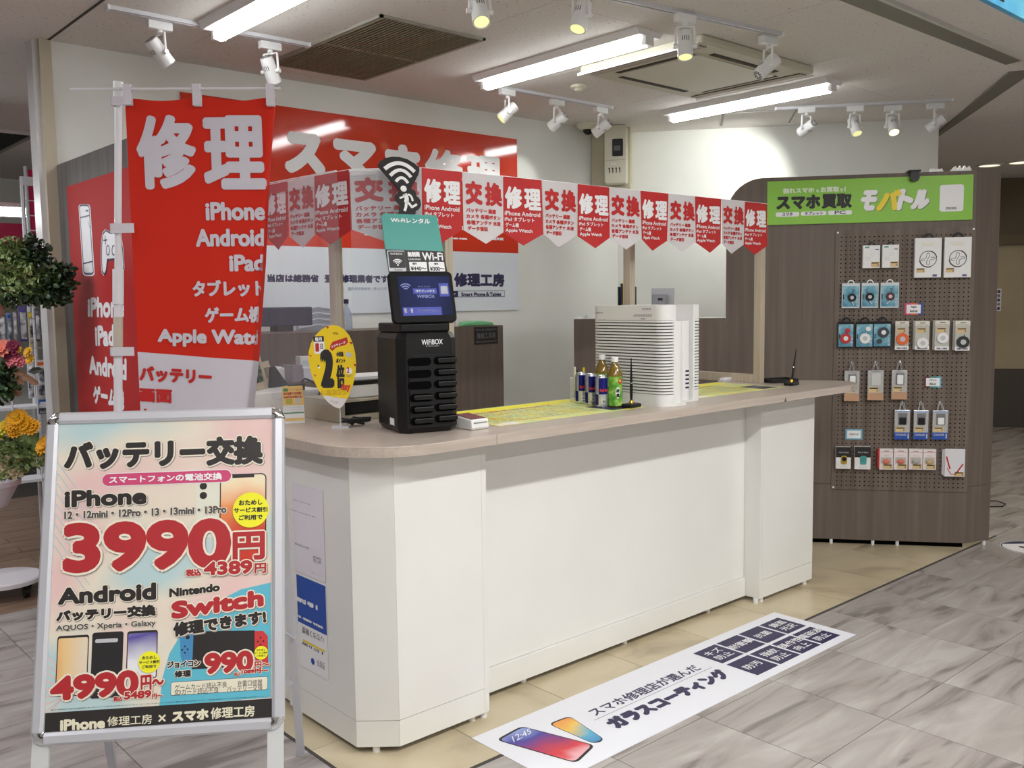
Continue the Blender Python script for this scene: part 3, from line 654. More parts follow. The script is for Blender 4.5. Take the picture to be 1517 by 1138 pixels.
def bunt(P, Q_, red, i, hh=.262):
    """one pennant from P to Q_ along the string"""
    P, Q_ = Vector(P), Vector(Q_); d = Q_-P; Wd = d.length-.003; yaw = atan2(d.y, d.x)
    m = REDB if red else M('bunting_white', (214, 210, 212), .55); tm = WP if red else REDB
    tw = .010*sin(i*2.3); nx, nz = 6, 8; b = MB(); vs = []; hs = hh-.048
    def fold(x, z): return -.004+tw*(2*x/Wd-1)*(z/hh)*-1 + .012*sin(i*1.9)*(z/hh)**2*sin(pi*x/Wd)*-1
    for side in (0, .0012):
        for j in range(nz+1):
            for k in range(nx+1):
                x = Wd*k/nx; tip = hs+.048*(1-abs(2*k/nx-1)); z = -tip*j/nz; vs.append((x, fold(x, z)+side, z))
    n1 = (nx+1)*(nz+1); fs = []
    for j in range(nz):
        for k in range(nx):
            a = j*(nx+1)+k; fs.append((a, a+1, a+nx+2, a+nx+1)); a += n1; fs.append((a, a+nx+1, a+nx+2, a+1))
    b.add(vs, fs, m); o = b.obj('pennant', bt, smooth=60, norm=False); o.location = P-O_; o.rotation_euler = (0, 0, yaw)
    b = MB(); df = lambda x, z, y: (x, fold(x, z)+y, z)
    W = Wd
    if red:
        TX(b, '修', ((.03*W, -.035), (.47*W, -.122)), tm, bold=.0042, deform=df, y=-.0014); TX(b, '理', ((.52*W, -.037), (.96*W, -.122)), tm, bold=.0042, deform=df, y=-.0014)
        rows = (('iPhone Android', .03, .93), ('iPad タブレット', .03, .78), ('ゲーム機', .05, .38), ('Apple Watch', .05, .72))
    else:
        TX(b, '交', ((.05*W, -.028), (.47*W, -.118)), tm, bold=.0055, deform=df, y=-.0014); TX(b, '換', ((.53*W, -.028), (.97*W, -.118)), tm, bold=.0045, deform=df, y=-.0014)
        rows = (('バッテリー 画面', .06, .80), ('カメラ 各種ボタン', .06, .92), ('各種アンテナ 水没', .06, .92), ('データ復旧', .08, .56))
    for k, (s, l, r_) in enumerate(rows): TX(b, s, ((l*W, -.130-k*.0225), (r_*W, -.1475-k*.0225)), tm, bold=.0010 if not red else .0005, n=4, deform=df, y=-.0014)
    b.obj('lettering', o, norm=False)
xs = [ony(x, y, SY).x for x, y in ((624, 247.5), (684, 254), (745, 261), (802, 267), (855, 273), (902, 278), (948, 283), (990, 287.5), (1029, 291.5), (1068, 296), (1103, 299.5), (1135, 302.5))]
for i in range(11): bunt((xs[i], SY, SZ), (xs[i+1], SY, SZ), i % 2 == 0, i+3)
bunt(K0, K1, False, 2)
yl = [onx(x, y, 1.84).y for x, y in ((519, 250), (467, 254), (427, 264), (395, 272))]
sc_ = (K0.x/1.84)
def kl(px):
    # point of the left string seen at that column
    v = ray(px, 258); a = (KL-K0); 
    tt = (K0.y*v.x-K0.x*v.y)/(a.x*v.y-a.y*v.x); return K0+a*tt
bunt(kl(467), K0, True, 1); bunt(kl(427), kl(467), False, 0); bunt(kl(393), kl(427), True, 5)
vin = M('clear_vinyl', (240, 244, 252), .06, spec=.9); nt = vin.node_tree; bs = nt.nodes['Principled BSDF']; trn = nt.nodes.new('ShaderNodeBsdfTransparent'); mx = nt.nodes.new('ShaderNodeMixShader'); mx.inputs[0].default_value = .13
trn.inputs[0].default_value = (.97, .98, 1, 1)
nt.links.new(trn.outputs[0], mx.inputs[1]); nt.links.new(bs.outputs[0], mx.inputs[2]); nt.links.new(mx.outputs[0], nt.nodes['Material Output'].inputs[0])
def vinyl(P, Q_, z0, z1, label, ph, amp=.010):
    P, Q_ = Vector(P), Vector(Q_); d = Q_-P; W = d.length; yaw = atan2(d.y, d.x)
    t = thing('vinyl_screen', label, 'vinyl screen', (P.x, P.y, z0), yaw)
    nx, nz = 60, 14; vs = []
    for j in range(nz+1):
        for k in range(nx+1):
            x = W*k/nx; z = (z1-z0)*j/nz; f = 1-.75*j/nz
            vs.append((x, amp*f*(sin(x*38+ph+.6*z)+.5*sin(x*83+ph*2-1.1*z)), z))
    fs = [(j*(nx+1)+k, j*(nx+1)+k+1, (j+1)*(nx+1)+k+1, (j+1)*(nx+1)+k) for j in range(nz) for k in range(nx)]
    MB().add(vs, fs, vin).obj('sheet', t, smooth=180, norm=False); MB().box(0, -.003, z1-z0-.004, W, .003, z1-z0, WP).obj('top_edge', t)
vinyl((KL.x-.08, KL.y, 0), (K0.x-.07, K0.y-.02, 0), 1.12, SZ-.01, 'wavy clear vinyl sheet hanging at the left end of the counter', 0)
vinyl((K0.x-.03, K0.y-.04, 0), (2.0, SY-.02, 0), 1.44, SZ-.01, 'clear vinyl sheet with bright creases beside the teal sign', 2)
# ================================================================== FLOOR STICKERS
MFr = None
def fq(px, py): p = onz(px, py, .002); return (p.x, p.y)
t = thing('floor_mat_sticker', 'long white floor sticker with two phones and navy squares before the counter', 'floor sticker', (1.934, 1.985, 0.0005))
def mq(px, py): p = onz(px, py, .0015); return (p.x-1.934, p.y-1.985)
Zm = lambda x, y: mq(690+x/2.528, 890+y/2.528)
MB().box(0, 0, 0, 1.865, .414, .0012, M('floor_sheet', (232, 234, 242), .35)).obj('sheet', t)
b = MB(); fl2 = lambda x, y, z: (x, y, .0016-z)
def FX(s, q, m, bold=0., **k): TX(b, s, q, m, y=0, bold=bold, deform=lambda x, z, y: (x, z, .0016-y), **k)
def FP(P, m, lv=0): b.add([(x, y, .0015+lv*.0002) for x, y in P], [tuple(range(len(P)))], m)
tx = [('キズ', '防止'), ('耐衝撃',), ('抗菌',), ('鏡面', '光沢'), ('防汚',), ('指紋', '防止'), ('操作性', '向上'), ('電磁波', '防止')]
for i in range(8):
    c_, r_ = i % 4, i//4; x0 = 1.335-.92+0
    cx, cy = 1.241+.164*c_, (.286, .118)[r_]; hw, hh_ = .0755, .0745
    FP([(cx-hw, cy-hh_), (cx+hw, cy-hh_), (cx+hw, cy+hh_), (cx-hw, cy+hh_)], NAVY)
    for k, s in enumerate(tx[i]):
        wd = .028*len(s); hy = .024; y_ = cy+(.028 if len(tx[i]) == 2 and k == 0 else -.028 if len(tx[i]) == 2 else 0)
        TX(b, s, ((cx-wd*.92, y_+hy*.9), (cx+wd*.92, y_-hy*.9)), WP, y=0, bold=.0007, deform=lambda x, z, y: (x, z, .0019-y))
def fbox(p, q, h):   # text lying along x, from p (left, baseline) to q (right, baseline)
    return ((p[0], p[1]+h), (q[0], p[1]+h), (q[0], p[1]), (p[0], p[1]))
l0 = Zm(480, 448); l1 = Zm(925, 250); ym = (l0[1]+l1[1])/2; FP([(l0[0], ym-.001), (l1[0], ym-.001), (l1[0], ym+.001), (l0[0], ym+.001)], NAVY)
FX('スマホ修理店が選んだ', ((l0[0]+.03, ym+.075), (l1[0]-.04, ym+.015)), NAVY, bold=.0015)
g0_ = Zm(520, 455)[0]; g1_ = Zm(980, 290)[0]
FX('ガラスコーティング', ((l0[0]+.01, ym-.022), (l1[0]+.0, ym-.108)), NAVY, bold=.0075)
def phone(P, cols, m):
    P = [Vector(Zm(*p)) for p in P]; c = sum(P, Vector((0, 0)))/4
    def rnd(P, k):
        out = []
        for i in range(4):
            a, o_, e_ = P[i-1], P[i], P[(i+1) % 4]; da = (a-o_).normalized()*k; de = (e_-o_).normalized()*k
            for u in range(5): s_ = u/4; out.append(tuple(o_+da*(1-s_)**2+de*s_**2))
        return out
    FP(rnd(P, .028), BLK, 0); FP(rnd([c+(p-c)*.93 for p in P], .024), m, 1)
def grad(name, cols, ax=0, lo=-1., hi=1., rough=.35, coord='Object', spec=.5):
    if name in MC: return MC[name]
    m = M(name, cols[0], rough, spec=spec); tc = N(m, 'ShaderNodeTexCoord'); sp = N(m, 'ShaderNodeSeparateXYZ'); mr = N(m, 'ShaderNodeMapRange'); cr = N(m, 'ShaderNodeValToRGB')
    no = N(m, 'ShaderNodeTexNoise'); no.inputs['Scale'].default_value = 8
    L_ = m.node_tree.links; L_.new(tc.outputs[coord], sp.inputs[0]); L_.new(sp.outputs[ax], mr.inputs[0]); mr.inputs[1].default_value = lo; mr.inputs[2].default_value = hi
    ad = N(m, 'ShaderNodeMath', operation='MULTIPLY_ADD'); L_.new(tc.outputs[coord], no.inputs[0]); L_.new(no.outputs[0], ad.inputs[0]); ad.inputs[1].default_value = .5; L_.new(mr.outputs[0], ad.inputs[2])
    a2_ = N(m, 'ShaderNodeMath', operation='SUBTRACT'); L_.new(ad.outputs[0], a2_.inputs[0]); a2_.inputs[1].default_value = .25
    L_.new(a2_.outputs[0], cr.inputs[0]); e = cr.color_ramp.elements
    while len(e) < len(cols): e.new(.5)
    for i, c in enumerate(cols): e[i].position = i/(len(cols)-1); e[i].color = lin(c)+(1,)
    L_.new(cr.outputs[0], m.node_tree.nodes['Principled BSDF'].inputs['Base Color']); return m
phone([(308, 462), (388, 432), (523, 522), (482, 538)], None, grad('phone_print_a', [(60, 130, 190), (90, 180, 214), (240, 200, 90), (236, 120, 50)], 1, .09, .31))
phone([(112, 522), (208, 470), (486, 542), (415, 610)], None, grad('phone_print_b', [(240, 200, 210), (214, 50, 60), (150, 40, 110), (60, 56, 160), (150, 170, 226)], 1, .05, .36))
TX(b, '12:45', (Zm(172, 510), Zm(240, 478), Zm(246, 498), Zm(180, 532)), WP, y=0, deform=lambda x, z, y: (x, z, .0021-y))
b.obj('printing', t, norm=False)
t = thing('floor_sticker', 'round navy and white floor sticker with shoe prints by the partition corner', 'floor sticker', (5.62, 1.80, 0.0005))
pc = onz(1510, 806, .002)
MB().lathe([(.155, 0), (.155, .0012)], W_, 40).obj('disc', t)
b = MB()
def arcp(r0, r1, a0, a1, m, z=.0016, n=36):
    vs = []
    for i in range(n+1):
        a = radians(a0+(a1-a0)*i/n); vs += [(r0*cos(a), r0*sin(a), z), (r1*cos(a), r1*sin(a), z)]
    b.add(vs, [(2*i, 2*i+1, 2*i+3, 2*i+2) for i in range(n)], m)
arcp(.143, .151, 0, 360, NAVY)
a = radians(48-90); seg = [(.14*cos(radians(k)), .14*sin(radians(k))) for k in range(-2, 99, 5)]
b.add([(x, y, .0016) for x, y in seg], [tuple(range(len(seg)))], NAVY)
for s in (-1, 1):
    for (u, v_, ru, rv) in ((s*.035, -.03, .02, .036), (s*.035, .035, .016, .022)):
        c_, s_ = cos(YAW-pi/2), sin(YAW-pi/2); P = []
        for k in range(14):
            x = u+ru*cos(2*pi*k/14); y = v_+rv*sin(2*pi*k/14)-.02; P.append((x*c_-y*s_, x*s_+y*c_, .0018))
        b.add(P, [tuple(range(14))], NAVY)
b.obj('printing', t, norm=False)
t['_'] = 0; del t['_']
t.location = (onz(1525, 812, .0).x, onz(1525, 812, 0).y, .0005)
# ================================================================== THINGS ON THE COUNTER
# --- battery rental kiosk
pA, pB, pC = onz(593, 645, ZT), onz(682, 638, ZT), onz(546, 632, ZT)
ky = atan2(pB.y-pA.y, pB.x-pA.x); KW = (pB-pA).length; KD = .262
kt = thing('rental_kiosk', 'black battery rental kiosk with tilted screen and a teal sign board', 'rental kiosk', pA, ky)
KH = .345; c = .028
foot = [(c, 0), (KW-c, 0), (KW, c), (KW, KD-c), (KW-c, KD), (c, KD), (0, KD-c), (0, c)]
b = MB(); k = .012
vs = []; 
for z, s in ((.001, k), (.02, 0), (KH-.02, 0), (KH, k)):
    for x, y in foot:
        cx, cy = KW/2, KD/2; vs.append((cx+(x-cx)*(1-s/(KW/2)), cy+(y-cy)*(1-s/(KD/2)), z))
n = 8; fs = [tuple(range(n))[::-1], tuple(range(3*n, 4*n))]+[(j*n+i, j*n+(i+1) % n, (j+1)*n+(i+1) % n, (j+1)*n+i) for j in range(3) for i in range(n)]
b.add(vs, fs, BLKP); b.obj('body', kt, bevel=.004)
kf = Fr(pA, ky)
b = MB().prism([(.02, .03), (KW-.02, .03), (KW-.005, KD-.03), (.005, KD-.03)], KH+.0005, KH+.032, BLKP); b.obj('neck', kt, bevel=.006)
MB().prism(rr(.035, .03, KW-.03, KH-.075, .02), -.004, -.0005, M('kiosk_front', (18, 18, 20), .45, spec=.3), 'y').obj('front_panel', kt, bevel=.001)
zk = lambda x, y: kf.q(540+x/4.0625, 380+y/4.0625)
b = MB(); TX(b, 'WiFiBOX', (zk(342, 500), zk(470, 528)), WP, y=-.0015, bold=.0003); TX(b, 'by Telecom Square', (zk(370, 535), zk(447, 543)), LG, y=-.0015); b.obj('lettering', kt, norm=False)
holes = [(328, 634), (330, 707), (331, 776), (340, 850), (343, 920), (345, 990), (482, 625), (484, 695), (484, 765), (486, 835), (487, 905), (488, 972)]
for i, (x, y) in enumerate(holes):
    hx, hz = zk(x, y)
    P = rr(hx-.042, hz-.0135, hx+.042, hz+.0135, .0125)
    o = MB().prism(P, -.0055, -.0042, DK, 'y').obj('battery_slot', kt)
    if i > 2: MB().prism(rr(hx-.030, hz-.007, hx+.040, hz+.009, .006), -.016, -.006, BLKP, 'y').obj('battery', o, bevel=.002)
lx, lz = kf.q(572, 634)
o = MB().box(-.0008, .06, .026, .0002, .105, .050, W_).obj('sticker', kt, label='small white sticker')
# tilted screen and sign board
sp_ = ony(589, 478, 0) if False else None
d0 = (kf.w(.02, .015, KH+.03)-CO).dot(CF); O1 = atd(589, 478, d0)
WSF = Fr(O1, ky, radians(15)); T = Matrix.Translation(pA) @ Matrix.Rotation(ky, 4, 'Z')
def loc(o, fr): o.matrix_local = T.inverted() @ fr.m
q = WSF.q
bl, br_, tr, tl = q(589, 478), q(680, 475), q(664, 403), q(577, 404)
o = MB().prism(rr(tl[0]-.004, -.002, tr[0]+.012, tl[1]+.004, .016), -.002, .022, M('bezel_black', (18, 18, 20), .55, spec=.15), 'y').obj('screen', kt, bevel=.003); loc(o, WSF)
sc = grad('screen_glow', [(34, 38, 60), (44, 50, 88), (30, 32, 44)], 0, 0, .25, rough=.6, spec=.05)
bsn = sc.node_tree.nodes['Principled BSDF']; bsn.inputs['Emission Color'].default_value = lin((60, 70, 130))+(1,); bsn.inputs['Emission Strength'].default_value = .12
b = MB(); zs = lambda x, y: q(480+x/6.895, 330+y/6.895)
P0 = zs(800, 950); P1 = zs(1285, 552); x0, z0, x1, z1 = zs(790, 950)[0], zs(800, 955)[1], zs(1290, 700)[0], zs(900, 550)[1]
b.rect(x0, z0, x1, z1, -.0025, sc)
SB = M('screen_blue', (84, 92, 170), .6, emit=.12, spec=.1); SW_ = M('screen_text', (130, 140, 190), .6, emit=.12, spec=.1); SD = M('screen_dark', (40, 44, 84), .2, emit=.1)
def zr(a, c, m, y): p, r_ = zs(*a), zs(*c); b.rect(p[0], r_[1], r_[0], p[1], y, m)
zr((905, 675), (1150, 728), SB, -.003); TX(b, '今すぐレンタル', (zs(930, 685), zs(1132, 715)), SD, y=-.0035, bold=.0006)
TX(b, 'WiFiBOX', (zs(945, 738), zs(1130, 770)), SW_, y=-.003, bold=.0006); TX(b, 'かんたん!', (zs(955, 645), zs(1080, 662)), SW_, y=-.003)
zr((800, 868), (1205, 945), SB, -.003); zr((1165, 620), (1280, 755), SB, -.003); zr((1185, 650), (1265, 730), SD, -.0035); zr((815, 880), (845, 925), SD, -.0035); zr((880, 880), (910, 925), SD, -.0035)
TX(b, 'アプリをダウンロード', (zs(950, 885), zs(1190, 925)), SD, y=-.0035)
cx, cz = zs(835, 700)
for r_ in (.010, .018, .026): b.ring(cx, cz, r_-.0028, r_+.0012, -.003, SW_, 12, 45, 135)
o = b.obj('display', kt, norm=False); loc(o, WSF)
tb = [(566, 318), (569, 315), (645, 317), (649, 321)]
P = [q(577, 404), q(663.5, 403), q(657, 370), q(648.5, 322), q(646, 318.5), q(569, 315.5), q(565.5, 319), q(571.5, 369)]
o = MB().prism(P, .004, .009, TEAL, 'y').obj('sign_board', kt); loc(o, WSF)
b = MB(); b.poly([q(577, 404), q(663.5, 403), q(657.3, 372), q(571.7, 369)], .003, BLK)
zt = lambda x, y: q(540+x/5.6875, 220+y/5.6875)
TX(b, 'Wi-Fiレンタル', ((zt(220, 578), zt(555, 590), zt(555, 634), zt(224, 618))), WP, y=.003, bold=.0007)
zq = lambda x, y: q(480+x/6.895, 330+y/6.895)
def zb(a, c, m, y): p, r_ = zq(*a), zq(*c); b.poly(rr(p[0], r_[1], r_[0], p[1], .003, 3), y, m)
zb((645, 282), (845, 495), LG, .0026); zb((655, 290), (840, 460), BLK, .0022)
cx, cz = zq(757, 430); b.disc(cx, cz, .003, .0018, WP, 12)
for r_ in (.008, .014, .020): b.ring(cx, cz, r_-.0016, r_+.0016, .0018, WP, 12, 40, 140)
TX(b, 'WiFiBOX', (zq(675, 305), zq(805, 328)), WP, y=.0018); TX(b, 'Rental', (zq(725, 468), zq(802, 488)), BLK, y=.0018)
TX(b, '無制限', (zq(852, 292), zq(985, 348)), WP, y=.0022, bold=.0008); TX(b, 'Unlimited', (zq(862, 358), zq(988, 380)), LG, y=.0022, bold=.0003); TX(b, 'Wi-Fi', (zq(1000, 300), zq(1222, 384)), WP, y=.0022, bold=.0010)
zb((870, 397), (1060, 494), WP, .0022); zb((1068, 397), (1240, 496), WP, .0022)
TX(b, '国内', (zq(905, 405), zq(950, 428)), BLK, y=.0018, bold=.0004); TX(b, '海外', (zq(1125, 408), zq(1172, 430)), BLK, y=.0018, bold=.0004)
TX(b, '¥440〜', (zq(885, 445), zq(1050, 488)), BLK, y=.0018, bold=.0007); TX(b, '¥300〜', (zq(1082, 448), zq(1235, 490)), BLK, y=.0018, bold=.0007)
o = b.obj('lettering', kt, norm=False); loc(o, WSF)
# running-figure wifi mark on top
out = [(130, 150), (122, 125), (135, 100), (180, 72), (240, 60), (300, 62), (370, 82), (430, 118), (468, 150), (470, 178), (460, 215), (400, 330), (435, 350), (447, 395), (478, 425), (484, 470), (470, 500), (440, 520), (432, 548), (300, 548), (300, 500), (305, 465), (265, 425), (262, 395), (285, 370), (300, 350), (280, 320)]
o = MB().prism([zt(x, y) for x, y in out], .009, .014, BLKM, 'y').obj('cutout_mark', kt); loc(o, WSF)
b = MB()
cx, cz = zt(325, 318)
def arcq(P, Q2, R_, th, m=WP, n=8):
    A, Bq, C_ = Vector(zt(*P)), Vector(zt(*Q2)), Vector(zt(*R_)); pts = [A*(1-u)**2+Bq*2*u*(1-u)+C_*u*u for u in [i/n for i in range(n+1)]]
    b2 = []
    for i, p in enumerate(pts):
        d = (pts[min(i+1, n)]-pts[max(i-1, 0)]).normalized(); k = Vector((-d.y, d.x))*th/2; b2.append((p+k, p-k))
    vs = []; 
    for a_, c_ in b2: vs += [(a_.x, .0075, a_.y), (c_.x, .0075, c_.y)]
    b.add(vs, [(2*i, 2*i+1, 2*i+3, 2*i+2) for i in range(n)], m)
arcq((175, 165), (300, 55), (428, 190), .0145); arcq((222, 222), (310, 120), (398, 235), .0125); arcq((270, 272), (320, 200), (372, 285), .011)
b.disc(*zt(335, 332), .0115, .0075, WP, 16)
for S0, S1, S2, th in (((345, 375), (372, 420), (355, 450), .016), ((302, 412), (340, 400), (352, 378), .007), ((372, 380), (405, 385), (412, 438), .0075), ((355, 440), (362, 480), (343, 520), .0095), ((362, 438), (392, 468), (408, 492), .009), ((400, 490), (425, 480), (447, 462), .008)): arcq(S0, S1, S2, th, n=5)
o = b.obj('running_figure', kt, norm=False); loc(o, WSF)
t = thing('tangled_cable', 'tangle of thin black cable on the counter behind the black kiosk', 'cable', pC+Vector((-.03, .04, .004)))
random.seed(3); pts = [Vector((.05*sin(i*1.3)+.01*random.random(), .035*cos(i*2.1), .004+.022*abs(sin(i*.9)))) for i in range(26)]
MB().tube(pts, .0035, BLKM).obj('loop', t, smooth=60)
# --- card reader
p0 = onz(699.5, 638.2, ZT)
t = thing('card_reader', 'small white card payment terminal with a dark red top, beside the black kiosk', 'card reader', p0)
MB().prism([(0, .008), (.004, .0), (.112, .0), (.114, .047), (.004, .036)], 0, .078, PURE, 'x').obj('body', t, bevel=.004)
ang = atan2(.011, .110)
o = MB().box(.007, 0, 0, .071, .095, .0015, BUR).obj('touch_panel', t); o.location = (0, .012, .0375); o.rotation_euler = (ang, 0, 0)
MB().box(.01, -.001, .024, .068, .004, .0265, GRY).obj('card_slot', t)
# --- yellow leaflets
def leaflet(x0, y0, x1, y1, label, seed):
    t = thing('price_leaflet', label, 'leaflet', (x0, y0, ZT+.0004), 0, 'yellow price leaflets on the counter'); W, D = x1-x0, y1-y0
    MB().box(0, 0, 0, W, D, .0008, noise_mat('yellow_leaflet', [(238, 226, 70), (236, 236, 150), (206, 226, 150)], (1, 1, 1), .3, 3, 9, (.38, .6))).obj('sheet', t)
    b = MB(); random.seed(seed); D3 = lambda x, z, y: (x, z, .0011-y)
    def P3(x0, y0, x1, y1, m, l=0): b.add([(x, y, .0009+l*.0002) for x, y in ((x0, y0), (x1, y0), (x1, y1), (x0, y1))], [(0, 1, 2, 3)], m)
    P3(W*.02, D*.80, W*.98, D*.97, YELB); P3(W*.02, D*.02, W*.14, D*.11, WP)
    TX(b, '修理料金のご案内 iPhone Android iPad', ((W*.05, D*.78), (W*.72, D*.70)), REDT, y=0, bold=.001, deform=D3)
    for k in range(9): TX(b, random.choice(['画面割れ修理 バッテリー交換 水没復旧', '液晶交換 カメラ修理 充電口修理', 'データ復旧 基板修理 各種ボタン修理']), ((W*(.05+.02*(k % 2)), D*(.66-k*.06)), (W*.74, D*(.66-k*.06)-.014)), (GRNL, PURP, REDT)[k % 3], y=0, deform=D3)
    P3(W*.78, D*.05, W*.97, D*.40, NAVY); TX(b, 'LINE 予約', ((W*.80, D*.33), (W*.95, D*.2)), LG, y=-.0002, deform=D3)
    b.disc(0, 0, 0, 0, WP) if False else None
    b.obj('printing', t, norm=False)
leaflet(2.17, 2.50, 2.98, 2.965, 'yellow price leaflet lying on the counter right of the card reader', 1)
leaflet(3.40, 2.545, 4.095, 2.955, 'yellow price leaflet lying on the counter right of the air purifiers', 2)
# --- cans
def can(px, py, label):
    p = onz(px, py, ZT+.0012); t = thing('drink_can', label, 'drink can', (p.x+.01, p.y+.026, p.z), YAW-pi/2+.15, 'slim energy drink cans on the counter'); R_ = .0265; H = .134
    MB().lathe([(.020, 0), (.0255, .005), (R_, .010), (R_, .118), (.023, .130), (.0225, H), (.020, H), (.019, H-.004)], M('can_silver', (206, 208, 214), .22, metal=.8), 24).obj('body', t, smooth=35)
    b = MB(); n = 14
    def wrap(a0, a1, z0, z1, m, k=.0003, sl=0.):
        vs = []
        for i in range(n+1):
            a = radians(a0+(a1-a0)*i/n)
            for z in (z0+sl*i/n, z1): vs.append(((R_+k)*cos(a), (R_+k)*sin(a), z))
        b.add(vs, [(2*i, 2*i+2, 2*i+3, 2*i+1) for i in range(n)], m)
    CB = M('can_blue', (24, 26, 120), .25, metal=.4)
    wrap(-128, -20, .056, .124, CB); wrap(60, 150, .056, .124, CB); wrap(150, 228, .011, .056, CB, .0002); wrap(-20, 60, .011, .056, CB, .0002)
    g = lambda x, z, y: ((R_+.0009)*cos(radians(-78)+x/R_), (R_+.0009)*sin(radians(-78)+x/R_), z)
    TX(b, 'Red Bull', ((-.019, .080), (.019, .067)), REDB, bold=.001, n=4, deform=g)
    wrap(-95, -70, .018, .034, WP, .0006); wrap(-93, -72, .020, .032, GRY, .0009)
    b.obj('label_print', t, norm=False)
can(865.5, 598.3, 'blue and silver slim drink can, left one of the row'); can(880, 601, 'blue and silver slim drink can, middle one of the row'); can(895.5, 604.5, 'blue and silver slim drink can, right one, against the green tea bottle')
def bottle(px, py, label, back=0):
    p = onz(px, py, ZT+.0012); d = Vector((CF.x, CF.y, 0)).normalized()*(.033+back); t = thing('tea_bottle', label, 'bottle', (p.x+d.x, p.y+d.y, p.z), YAW-pi/2, 'bottled green tea on the counter')
    teaM = M('amber_tea', (120, 96, 30), .12, spec=.8)
    MB().lathe([(.026, 0), (.032, .006), (.0325, .03), (.031, .075), (.0325, .11), (.0325, .125), (.0335, .132), (.031, .142), (.022, .165), (.013, .182), (.013, .190)], teaM, 24).obj('body', t, smooth=40)
    MB().lathe([(.0152, .188), (.0152, .207), (.013, .209)], W_, 20).obj('cap', t, smooth=40)
    b = MB(); vs = []; n = 30; gl = noise_mat('green_tea_label', [(60, 130, 40), (110, 176, 60), (196, 220, 120)], (1, 1, 1), .3, 3, 30, (.35, .68))
    prof = [(.0331, .006), (.0331, .03), (.0317, .075), (.0331, .11), (.0331, .128)]
    MB().lathe(prof, gl, 30, caps=False).obj('label_sleeve', t, smooth=60)
    g = lambda x, z, y: ((.0331+.0008)*cos(radians(-70)+x/.033), (.0331+.0008)*sin(radians(-70)+x/.033), z)
    pts = [(.011*cos(2*pi*i/16), .123-.013+.012*sin(2*pi*i/16)) for i in range(16)]
    b.add([g(x+.010, z, 0) for x, z in pts], [tuple(range(16))], REDB)
    b.add([g(x*.9-.002, .062+(z-.11)*2, 0) for x, z in pts], [tuple(range(16))], WP)
    TX(b, '綾', ((-.009, .078), (.006, .062)), BLK, bold=.0006, n=4, deform=lambda x, z, y: ((.0343)*cos(radians(-70)+x/.033), (.0343)*sin(radians(-70)+x/.033), z)); TX(b, '鷹', ((-.009, .059), (.006, .043)), BLK, bold=.0006, n=4, deform=lambda x, z, y: ((.0343)*cos(radians(-70)+x/.033), (.0343)*sin(radians(-70)+x/.033), z))
    b.obj('label_print', t, norm=False)
bottle(912, 604, 'green tea bottle with white cap, right one, label fully seen'); bottle(893.5, 598, 'green tea bottle with white cap behind the blue cans', .012)
# --- pens on stands
def penstand(px, py, tx, ty, label):
    p = onz(px, py, ZT); t = thing('pen_stand', label, 'pen stand', (p.x, p.y+.006, ZT), .15, 'black pen stands on the counter')
    MB().prism([(-.040, -.026), (.040, -.026), (.040, .026), (-.040, .026)], 0, .018, BLKP).obj('base', t, bevel=.006)
    MB().lathe([(.010, .018), (.009, .026), (.005, .032)], GOLD, 14).obj('socket', t, smooth=40)
    top = ony(tx, ty, p.y+.006); m = Matrix.Rotation(-.15, 3, 'Z'); tp = m @ (top-Vector((p.x, p.y+.006, ZT))); dn = tp.normalized(); L_ = tp.length; b = MB()
    f = lambda s: tuple(dn*L_*s)
    b.cyl(f(.14), f(.25), .0045, BLKP, 12, .0062); b.cyl(f(.25), f(.5), .0062, BLKP, 12, .0062); b.cyl(f(.5), f(1), .0055, BLKP, 12, .002); b.obj('pen', t, smooth=40)
    b = MB(); b.cyl(f(.49), f(.51), .0066, CHR, 12); b.obj('pen_ring', t, smooth=40)
penstand(937, 604, 935, 531, 'black pen standing in its holder in front of the left air purifier'); penstand(1174, 571, 1179.5, 517, 'black pen standing in its holder at the right end of the counter')
# --- black sheet under cans, tray
t = thing('counter_mat', 'dark card lying under the cans and the pen holder', 'card', (2.80, 2.49, ZT+.0015), 0); t.location.z = ZT+.0002
bpy.data.objects.remove(t)
p = onz(1143, 570, ZT)
t = thing('cash_tray', 'flat black cash tray behind the post at the right end of the counter', 'tray', (4.30, 2.72, ZT), -.45)
MB().prism([(-.06, -.05), (.10, -.05), (.10, .07), (-.06, .07)], .0005, .006, BLKM).obj('base', t); b = MB()
for r_ in ((-.06, -.05, .10, -.044), (-.06, .064, .10, .07), (-.06, -.044, -.054, .064), (.094, -.044, .10, .064)): b.box(r_[0], r_[1], .006, r_[2], r_[3], .02, BLKM)
b.obj('rim', t)
t = thing('business_cards', 'pale leaflets leaning behind the foot board at the right end', 'leaflet', (4.26, 2.93, ZT), 0)
MB().box(-.14, 0, .0005, .09, .03, .012, LG).box(-.13, .0, .0125, .08, .028, .022, WP).obj('sheets', t)
